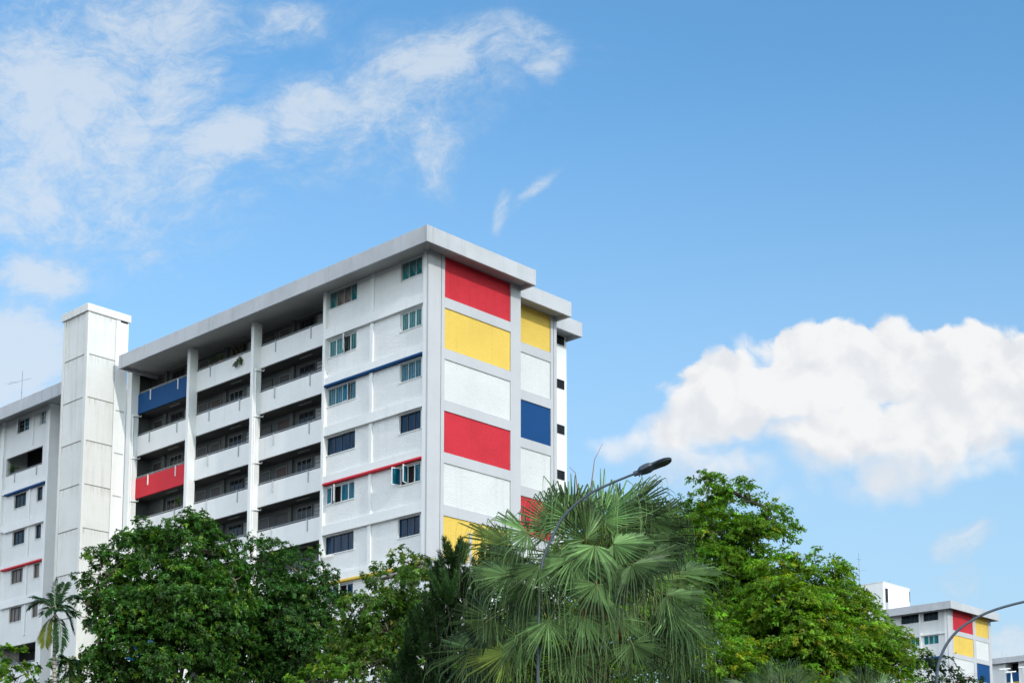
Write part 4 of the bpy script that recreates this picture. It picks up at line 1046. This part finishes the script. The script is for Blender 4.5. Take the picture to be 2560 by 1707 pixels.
RT = Vector((.690, -.724, 0)); TW = Vector((-.724, -.690, 0))
def fan_palm(label, centre, hubs, L, seed, extra, spears=(), tr=.17, nseg=44, group='fan palms by the street'):
    """hubs: (x, y, z, sideways, upward, outward) - where a blade joins its stalk and the way the blade points"""
    rng = np.random.default_rng(seed)
    c = Vector(centre)
    o = empty('fan_palm', (c.x, c.y, 0), label, 'palm', group)
    t = MB(); t.tube([(c.x, c.y, 0), (c.x, c.y, c.z*.6), (c.x, c.y, c.z-.5), (c.x, c.y, c.z+.25)], [tr*1.15, tr, tr*1.2, tr*.55], 12)
    tr_o = part('trunk', t, 'palmbark', o, smooth=True)
    fib = MB()
    for i in range(90):
        an = rng.uniform(0, 6.28); z = c.z-rng.uniform(.5, 2.6)
        q = Vector((c.x+math.cos(an)*tr*1.1, c.y+math.sin(an)*tr*1.1, z))
        fib.tube([q, q+Vector((math.cos(an)*.14, math.sin(an)*.14, .05)), q+Vector((math.cos(an)*.24, math.sin(an)*.24, -.45*rng.uniform(.4, 1.2)))], [.02, .016, .004], 4)
    part('dead_fibre', fib, 'petiole_dry', tr_o)
    H = [(Vector(h[:3]), RT*h[3]+Vector((0, 0, h[4]))+TW*h[5], True) for h in hubs]
    for i in range(extra):
        an = rng.uniform(0, 6.28); el = rng.uniform(-.5, .65); rr = 1.35*L
        h = c+Vector((math.cos(an)*math.cos(el), math.sin(an)*math.cos(el), math.sin(el)))*rr*rng.uniform(.75, 1.0)
        # the further fronds fill the far side of the crown
        if (h-c).dot(TW) > -.1: h = c+Vector((-(h-c).x, -(h-c).y, (h-c).z))
        d = (h-c).normalized()
        H.append((h, d+Vector((0, 0, -1))*(.25+.15*rng.random()-.3*max(0, d.z)), False))
    for i, (h, a, near) in enumerate(H):
        v = h-c; l = v.length; d = v.normalized(); a = a.normalized()
        mid = c.lerp(h, .55)+Vector((0, 0, .12*l))
        if near: up = TW*rng.uniform(.7, 1.0)+Vector((0, 0, rng.uniform(.35, .7)))+RT*rng.normal(0, .18)
        else: up = Vector((0, 0, 1))+TW*rng.uniform(0, .6)+Vector((rng.normal(0, .2), rng.normal(0, .2), 0))
        LL = L*rng.uniform(.9, 1.1)
        V, seg_i = fan_blade(h, a, up, LL, rng, nseg=nseg, span=R(rng.uniform(215, 265)), droop=rng.uniform(.6, 1.0), hang=rng.uniform(.3, .62), tent=rng.uniform(.12, .45))
        base = np.array((.056, .102, .038))*math.exp(rng.normal(0, .36))
        if rng.random() < .06: base = base*.8+np.array((.05, .05, .0))
        seg = np.exp(rng.normal(0, .36, nseg))[seg_i]
        C_ = np.tile(base, (len(V), 1))*seg[:, None]
        q_ = np.arange(len(V)) % 16
        C_[q_ < 4] = C_[q_ < 4]*1.35+np.array((.02, .03, .008))
        C_[q_ >= 10] = C_[q_ >= 10]*.6+np.array((.095, .135, .045))
        f = quads_object('frond', V, M['frond'], o, C_)
        pt_ = MB().tube([c+Vector((d.x*.08, d.y*.08, -.1)), c.lerp(mid, .5)+Vector((0, 0, .05*l)), mid, h, h+a*.16], [.03, .022, .018, .015, .004], 6)
        part('petiole', pt_, 'petiole_dry' if (i % 9 == 4) else 'petiole', f, smooth=True)
    for i in range(5 if extra > 8 else 0):
        # dead brown fronds hanging against the trunk
        an = rng.uniform(-1.3, 1.3); dv = TW*math.cos(an)+RT*math.sin(an)
        h = c+dv*rng.uniform(.45, .8)+Vector((0, 0, -rng.uniform(.5, 1.0)))
        V, seg_i = fan_blade(h, Vector((0, 0, -1))+dv*.25, dv, L*.75, rng, nseg=26, span=R(120), droop=.8, hang=.3, tent=.8)
        f = quads_object('frond', V, M['frond'], o, tint(rng, len(V), (.13, .075, .03), .3)); f['label'] = 'dead brown frond hanging at the trunk'
        part('petiole', MB().tube([c+Vector((0, 0, -.15)), c+dv*.35+Vector((0, 0, -.1)), h], [.022, .018, .012], 6), 'petiole_dry', f)
    for sp in spears:
        part('spear_leaf', MB().tube([c+Vector((0, 0, .3)), sp[0], sp[1], sp[2]], [.02, .014, .007, .003], 5), 'petiole_dry', o)
    return o
fan_palm('big fan palm with drooping leaf tips beside the street lamp', PALM_C, PALM_HUBS, 1.20, 51, 9, PALM_SPEARS, nseg=40)
fan_palm('small fan palm at the bottom edge right of the big fan palm', PALM_P[0], PALM_P[1], .66, 52, 4, nseg=34, tr=.1)
fan_palm('small fan palm at the bottom edge below the distant block', PALM_Q[0], PALM_Q[1], .66, 53, 4, nseg=34, tr=.1)

# --- feather palms at the left
def pinnate(path, rng, L=.42, n=46, colr=(.045, .11, .03)):
    p = [Vector(q) for q in path]
    def bez(t): return p[0]*(1-t)**2+p[1]*2*t*(1-t)+p[2]*t*t
    Ps, Ds, Ns, Ls, Ws = [], [], [], [], []
    for i in range(n):
        t = .14+.86*i/(n-1)
        q = bez(t); tg = (bez(min(1, t+.02))-bez(t-.02)).normalized()
        s = tg.cross(Vector((0, 0, 1)))
        if s.length < .05: s = tg.cross(Vector((.7, .7, 0)))
        s.normalize(); up = s.cross(tg)
        ll = L*(math.sin(min(1, t*1.1)*math.pi*.9)*.75+.32)*rng.uniform(.85, 1.1)
        for sg in (-1, 1):
            d = s*sg*.75+tg*.75+up*.18+Vector((0, 0, -.18))+Vector(rng.normal(0, .07, 3))
            Ps.append(tuple(q)); Ds.append(tuple(d)); Ns.append(tuple(up+s*sg*.35)); Ls.append(ll); Ws.append(.040*rng.uniform(.8, 1.2))
    V = leaves(np.array(Ps), np.array(Ds), np.array(Ns), np.array(Ls), np.array(Ws), fold=.03, droop=.22)
    return V, tint(rng, len(V), colr, .2), [bez(k/8) for k in range(9)]
def feather_palm(label, paths, trunk, seed, L, tr, yellow_i=()):
    rng = np.random.default_rng(seed)
    b = trunk[0]
    o = empty('feather_palm', (b[0], b[1], 0), label, 'palm', 'slim feather palms at the left')
    part('trunk', MB().tube([(b[0], b[1], 0)]+[tuple(q) for q in trunk], [tr*1.3]+[tr*1.05, tr, tr*.95, tr*.75][:len(trunk)], 10), RINGED, o, smooth=True)
    for i, p in enumerate(paths):
        V, C_, mid = pinnate(p, rng, L, colr=(.12, .14, .02) if i in yellow_i else (.016, .052, .015))
        f = quads_object('frond', V, M['leaf_thick'], o, C_)
        if i in yellow_i: f['label'] = 'yellowing frond'
        part('rachis', MB().tube(mid, [.018-.0018*k for k in range(9)], 5), 'petiole', f)
def ringed():
    m, nt, b, out = newmat('ringed_palm_trunk')
    tc = nt.nodes.new('ShaderNodeTexCoord'); s = nt.nodes.new('ShaderNodeSeparateXYZ'); nt.links.new(tc.outputs['Object'], s.inputs[0])
    t = mathn(nt, 'FRACT', mathn(nt, 'MULTIPLY', s.outputs[2], 9.0))
    cc = mixc(nt, ramp(nt, t, .55, .85), (.32, .29, .24), (.07, .055, .04))
    nt.links.new(cc, b.inputs['Base Color']); b.inputs['Roughness'].default_value = .8
    return m
RINGED = ringed()
feather_palm('slim ringed palm with a yellowing frond at the foot of the lift tower', ARECA, ARECA_TRUNK, 61, .34, .045, (5,))
q = ARECA_B[0][0]
feather_palm('small dark palm half hidden by the large dark tree', ARECA_B, [(q[0], q[1], q[2]-.6), q], 62, .34, .04)

# --- scraps caught in the big tree
for i, (p, lab, m_, w, hgt) in enumerate(((SCRAPS[0], 'crumpled blue plastic strip caught in the dark tree', 'plastic_blue', .09, .26), (SCRAPS[1], 'small blue and green scrap perched on a branch in the dark tree', 'plastic_green', .17, .17), (SCRAPS[2], 'tiny blue plastic scrap below the longer blue strip', 'plastic_blue', .12, .08))):
    rg = np.random.default_rng(70+i); s = MB(); nu, nv = 5, 7
    pts = [[Vector(p)+Vector((.69, -.72, 0))*(w*(u/(nu-1)-.5)+.07*math.sin(v_*.9))+Vector((0, 0, hgt*(v_/(nv-1)-.5)))+Vector((.72, .69, 0))*float(rg.normal(0, .025)) for u in range(nu)] for v_ in range(nv)]
    for a in range(nv-1):
        for b_ in range(nu-1): s.poly([pts[a][b_], pts[a][b_+1], pts[a+1][b_+1], pts[a+1][b_]])
    if i == 1:
        o = empty('plastic_scrap', p, lab, 'litter', 'scraps caught in the dark tree')
        part('lower_half', s, m_, o, 'green half')
        s2 = MB(); [s2.poly([Vector(p)+Vector((.69, -.72, 0))*x+Vector((-.04, -.04, z)) for x, z in ((-.09, .08), (.09, .08), (.07, .16), (-.05, .17))])]
        part('upper_half', s2, 'plastic_blue', o, 'blue half')
    else:
        o = s.build('plastic_scrap', M[m_]); tag(o, lab, 'litter', 'scraps caught in the dark tree')
    sd = o.modifiers.new('th', 'SOLIDIFY') if o.type == 'MESH' else None
    if sd: sd.thickness = .004

# ------------------------------------------------------------------ sky, clouds, sun
scene_exposure = .15
SUN_TO = Vector((-.278, -2.06, 1.0)).normalized()
elev = math.asin(SUN_TO.z); azim = math.atan2(SUN_TO.x, SUN_TO.y)
SKY_STRENGTH = .15
w = bpy.data.worlds.new('World'); scene.world = w; w.use_nodes = True
nt = w.node_tree; nt.nodes.clear()
out = nt.nodes.new('ShaderNodeOutputWorld'); bg = nt.nodes.new('ShaderNodeBackground')
sky = nt.nodes.new('ShaderNodeTexSky'); sky.sky_type = 'NISHITA'; sky.sun_disc = False
sky.sun_elevation = elev; sky.sun_rotation = azim
sky.air_density = 1.0; sky.dust_density = .8; sky.ozone_density = 1.6; sky.altitude = 0
tc = nt.nodes.new('ShaderNodeTexCoord'); d = tc.outputs['Generated']
yaw = R(46.381)
def dot(vec):
    n = nt.nodes.new('ShaderNodeVectorMath'); n.operation = 'DOT_PRODUCT'; nt.links.new(d, n.inputs[0]); n.inputs[1].default_value = vec; return n.outputs['Value']
fwd = mathn(nt, 'MAXIMUM', dot((math.sin(yaw), math.cos(yaw), 0)), .02)
A = mathn(nt, 'DIVIDE', dot((math.cos(yaw), -math.sin(yaw), 0)), fwd); B_ = mathn(nt, 'DIVIDE', dot((0, 0, 1)), fwd)
cb = nt.nodes.new('ShaderNodeCombineXYZ'); nt.links.new(A, cb.inputs[0]); nt.links.new(B_, cb.inputs[1]); P2 = cb.outputs[0]
def field(blobs, warp):
    # warp the lookup a little so that the outlines are ragged
    acc = None
    for (a, b, rx, ry, rot, st) in blobs:
        m = mapping(nt, warp, (rx, ry, 1), (a, b, 0), (0, 0, R(rot)), 'TEXTURE')
        n = nt.nodes.new('ShaderNodeVectorMath'); n.operation = 'LENGTH'; nt.links.new(m, n.inputs[0])
        f = ramp(nt, n.outputs['Value'], 1.35, .1, 0, st)
        acc = f if acc is None else mathn(nt, 'MAXIMUM', acc, f)
    return acc
def warped(scale, amt, detail=4):
    n = nt.nodes.new('ShaderNodeTexNoise'); n.inputs['Scale'].default_value = scale; n.inputs['Detail'].default_value = detail; nt.links.new(P2, n.inputs['Vector'])
    s = nt.nodes.new('ShaderNodeVectorMath'); s.operation = 'MULTIPLY_ADD'
    nt.links.new(n.outputs['Color'], s.inputs[0]); s.inputs[1].default_value = (amt, amt, 0)
    sub = nt.nodes.new('ShaderNodeVectorMath'); sub.operation = 'SUBTRACT'; nt.links.new(P2, sub.inputs[0]); sub.inputs[1].default_value = (amt/2, amt/2, 0)
    nt.links.new(sub.outputs[0], s.inputs[2]); return s.outputs[0]
w1 = warped(7, .085, 11)
fw = field(WISP, w1)
ws = mapping(nt, w1, (1, 1.45, 1), rot=(0, 0, R(-32)))
n1 = noise(nt, ws, 17, 14, .70, .25)
n2 = noise(nt, mapping(nt, w1, (1, 1.8, 1), rot=(0, 0, R(-48))), 48, 8, .72, .3)
wd = mathn(nt, 'ADD', mathn(nt, 'MULTIPLY', fw, 1.2), mathn(nt, 'ADD', mathn(nt, 'MULTIPLY_ADD', n1, 2.2, -.92), mathn(nt, 'MULTIPLY_ADD', n2, 1.7, -.9)))
wispy = mathn(nt, 'MULTIPLY', ramp(nt, wd, -.05, 1.5), .74)
wispy = mathn(nt, 'MULTIPLY', wispy, ramp(nt, fw, .0, .45))
w2 = warped(24, .030, 7)
fc = field(CUM, w2)
n3 = noise(nt, w2, 19, 10, .58, .1)
vo = nt.nodes.new('ShaderNodeTexVoronoi'); vo.feature = 'F1'; vo.inputs['Scale'].default_value = 34; vo.inputs['Detail'].default_value = 1; nt.links.new(w2, vo.inputs['Vector'])
puff = vo.outputs['Distance']
n4 = noise(nt, P2, 7, 5, .5)
cd = mathn(nt, 'ADD', fc, mathn(nt, 'ADD', mathn(nt, 'MULTIPLY_ADD', n3, 1.0, -.42), mathn(nt, 'MULTIPLY_ADD', puff, -.55, .44)))
# crisp crown, soft underside
soft = ramp(nt, B_, .255, .345, 1.2, .22)
e0 = .36
cn = nt.nodes.new('ShaderNodeMapRange'); cn.interpolation_type = 'SMOOTHSTEP'
nt.links.new(cd, cn.inputs['Value']); cn.inputs['From Min'].default_value = e0
nt.links.new(mathn(nt, 'ADD', soft, e0), cn.inputs['From Max'])
cum = mathn(nt, 'MULTIPLY', mathn(nt, 'MULTIPLY', cn.outputs[0], .97), ramp(nt, fc, .08, .3))
# unseen bright clouds behind the camera, added to fill the shaded sides
back = ramp(nt, dot((math.sin(yaw), math.cos(yaw), 0)), .35, -.1)
nb = ramp(nt, noise(nt, mapping(nt, d, (1, 1, 2.2)), 2.3, 7, .6), .38, .56)
rest = mathn(nt, 'MULTIPLY', mathn(nt, 'MULTIPLY', nb, back), .8)
k = 1/SKY_STRENGTH/2**scene_exposure
def sc(c, f=1.0): return tuple(x*k*f for x in c)+(1,)
skyc = sky.outputs[0]
SKYTINT = (.79, 1.27, 1.44)
skyc = mixc(nt, 1.0, skyc, (*SKYTINT, 1), 'MULTIPLY')
skyc = mixc(nt, ramp(nt, B_, .60, .06, 0, .82), skyc, sc((.50, .67, .82)))
c1 = mixc(nt, wispy, skyc, mixc(nt, ramp(nt, wd, .3, 1.3), sc((.56, .68, .80)), sc((.74, .80, .86))))
off = nt.nodes.new('ShaderNodeVectorMath'); off.operation = 'ADD'; nt.links.new(w2, off.inputs[0]); off.inputs[1].default_value = (.006, .011, 0)
n3b = noise(nt, off.outputs[0], 19, 5, .5, .1)
n3c = noise(nt, w2, 19, 5, .5, .1)
# billows lit from above: the cloud's own thickness falls off towards the light
lit = mathn(nt, 'MULTIPLY_ADD', mathn(nt, 'SUBTRACT', n3c, n3b), 2.6, .50)
lit = mathn(nt, 'ADD', lit, mathn(nt, 'ADD', mathn(nt, 'MULTIPLY_ADD', n4, .9, -.45), ramp(nt, B_, .26, .40, -.14, .14)))
shade = ramp(nt, lit, .18, .72)
cumc = mixc(nt, shade, sc((.79, .81, .845)), sc((.93, .93, .93)))
c2 = mixc(nt, cum, c1, cumc)
c3 = mixc(nt, rest, c2, sc((2.4, 2.45, 2.5)))
nt.links.new(c3, bg.inputs['Color']); bg.inputs['Strength'].default_value = SKY_STRENGTH
nt.links.new(bg.outputs[0], out.inputs[0])

sun = bpy.data.lights.new('Sun', 'SUN'); sun.energy = 2.0; sun.angle = R(.53); sun.color = (1.0, .93, .84)
so_ = bpy.data.objects.new('Sun', sun); col.objects.link(so_)
so_.rotation_euler = SUN_TO.to_track_quat('Z', 'Y').to_euler()
so_.location = SUN_TO*200

# ------------------------------------------------------------------ camera
p, y, r = R(7.648), R(46.381), R(.038)
F = Vector((math.sin(y)*math.cos(p), math.cos(y)*math.cos(p), math.sin(p)))
ri = Vector((math.cos(y), -math.sin(y), 0)); up = ri.cross(F)
ri2 = ri*math.cos(r)+up*math.sin(r); up2 = -ri*math.sin(r)+up*math.cos(r)
cam = bpy.data.cameras.new('Camera'); co = bpy.data.objects.new('Camera', cam); col.objects.link(co)
mt = Matrix((ri2, up2, -F)).transposed().to_4x4(); mt.translation = Vector((-53.708, -57.274, -24.889+ZO))
co.matrix_world = mt
cam.sensor_width = 36; cam.lens = 36*3921.585/2560
cam.shift_x = (1280-1281.795)/2560; cam.shift_y = (1714.099-853.5)/2560
cam.clip_end = 3000; cam.clip_start = .1
scene.camera = co

scene.view_settings.view_transform = 'Standard'; scene.view_settings.look = 'None'
scene.view_settings.exposure = scene_exposure; scene.view_settings.gamma = 1
scene.render.engine = 'CYCLES'
scene.cycles.max_bounces = 8; scene.cycles.diffuse_bounces = 4; scene.cycles.transmission_bounces = 6
scene.cycles.use_denoising = True
print('leaf quads', cnt)
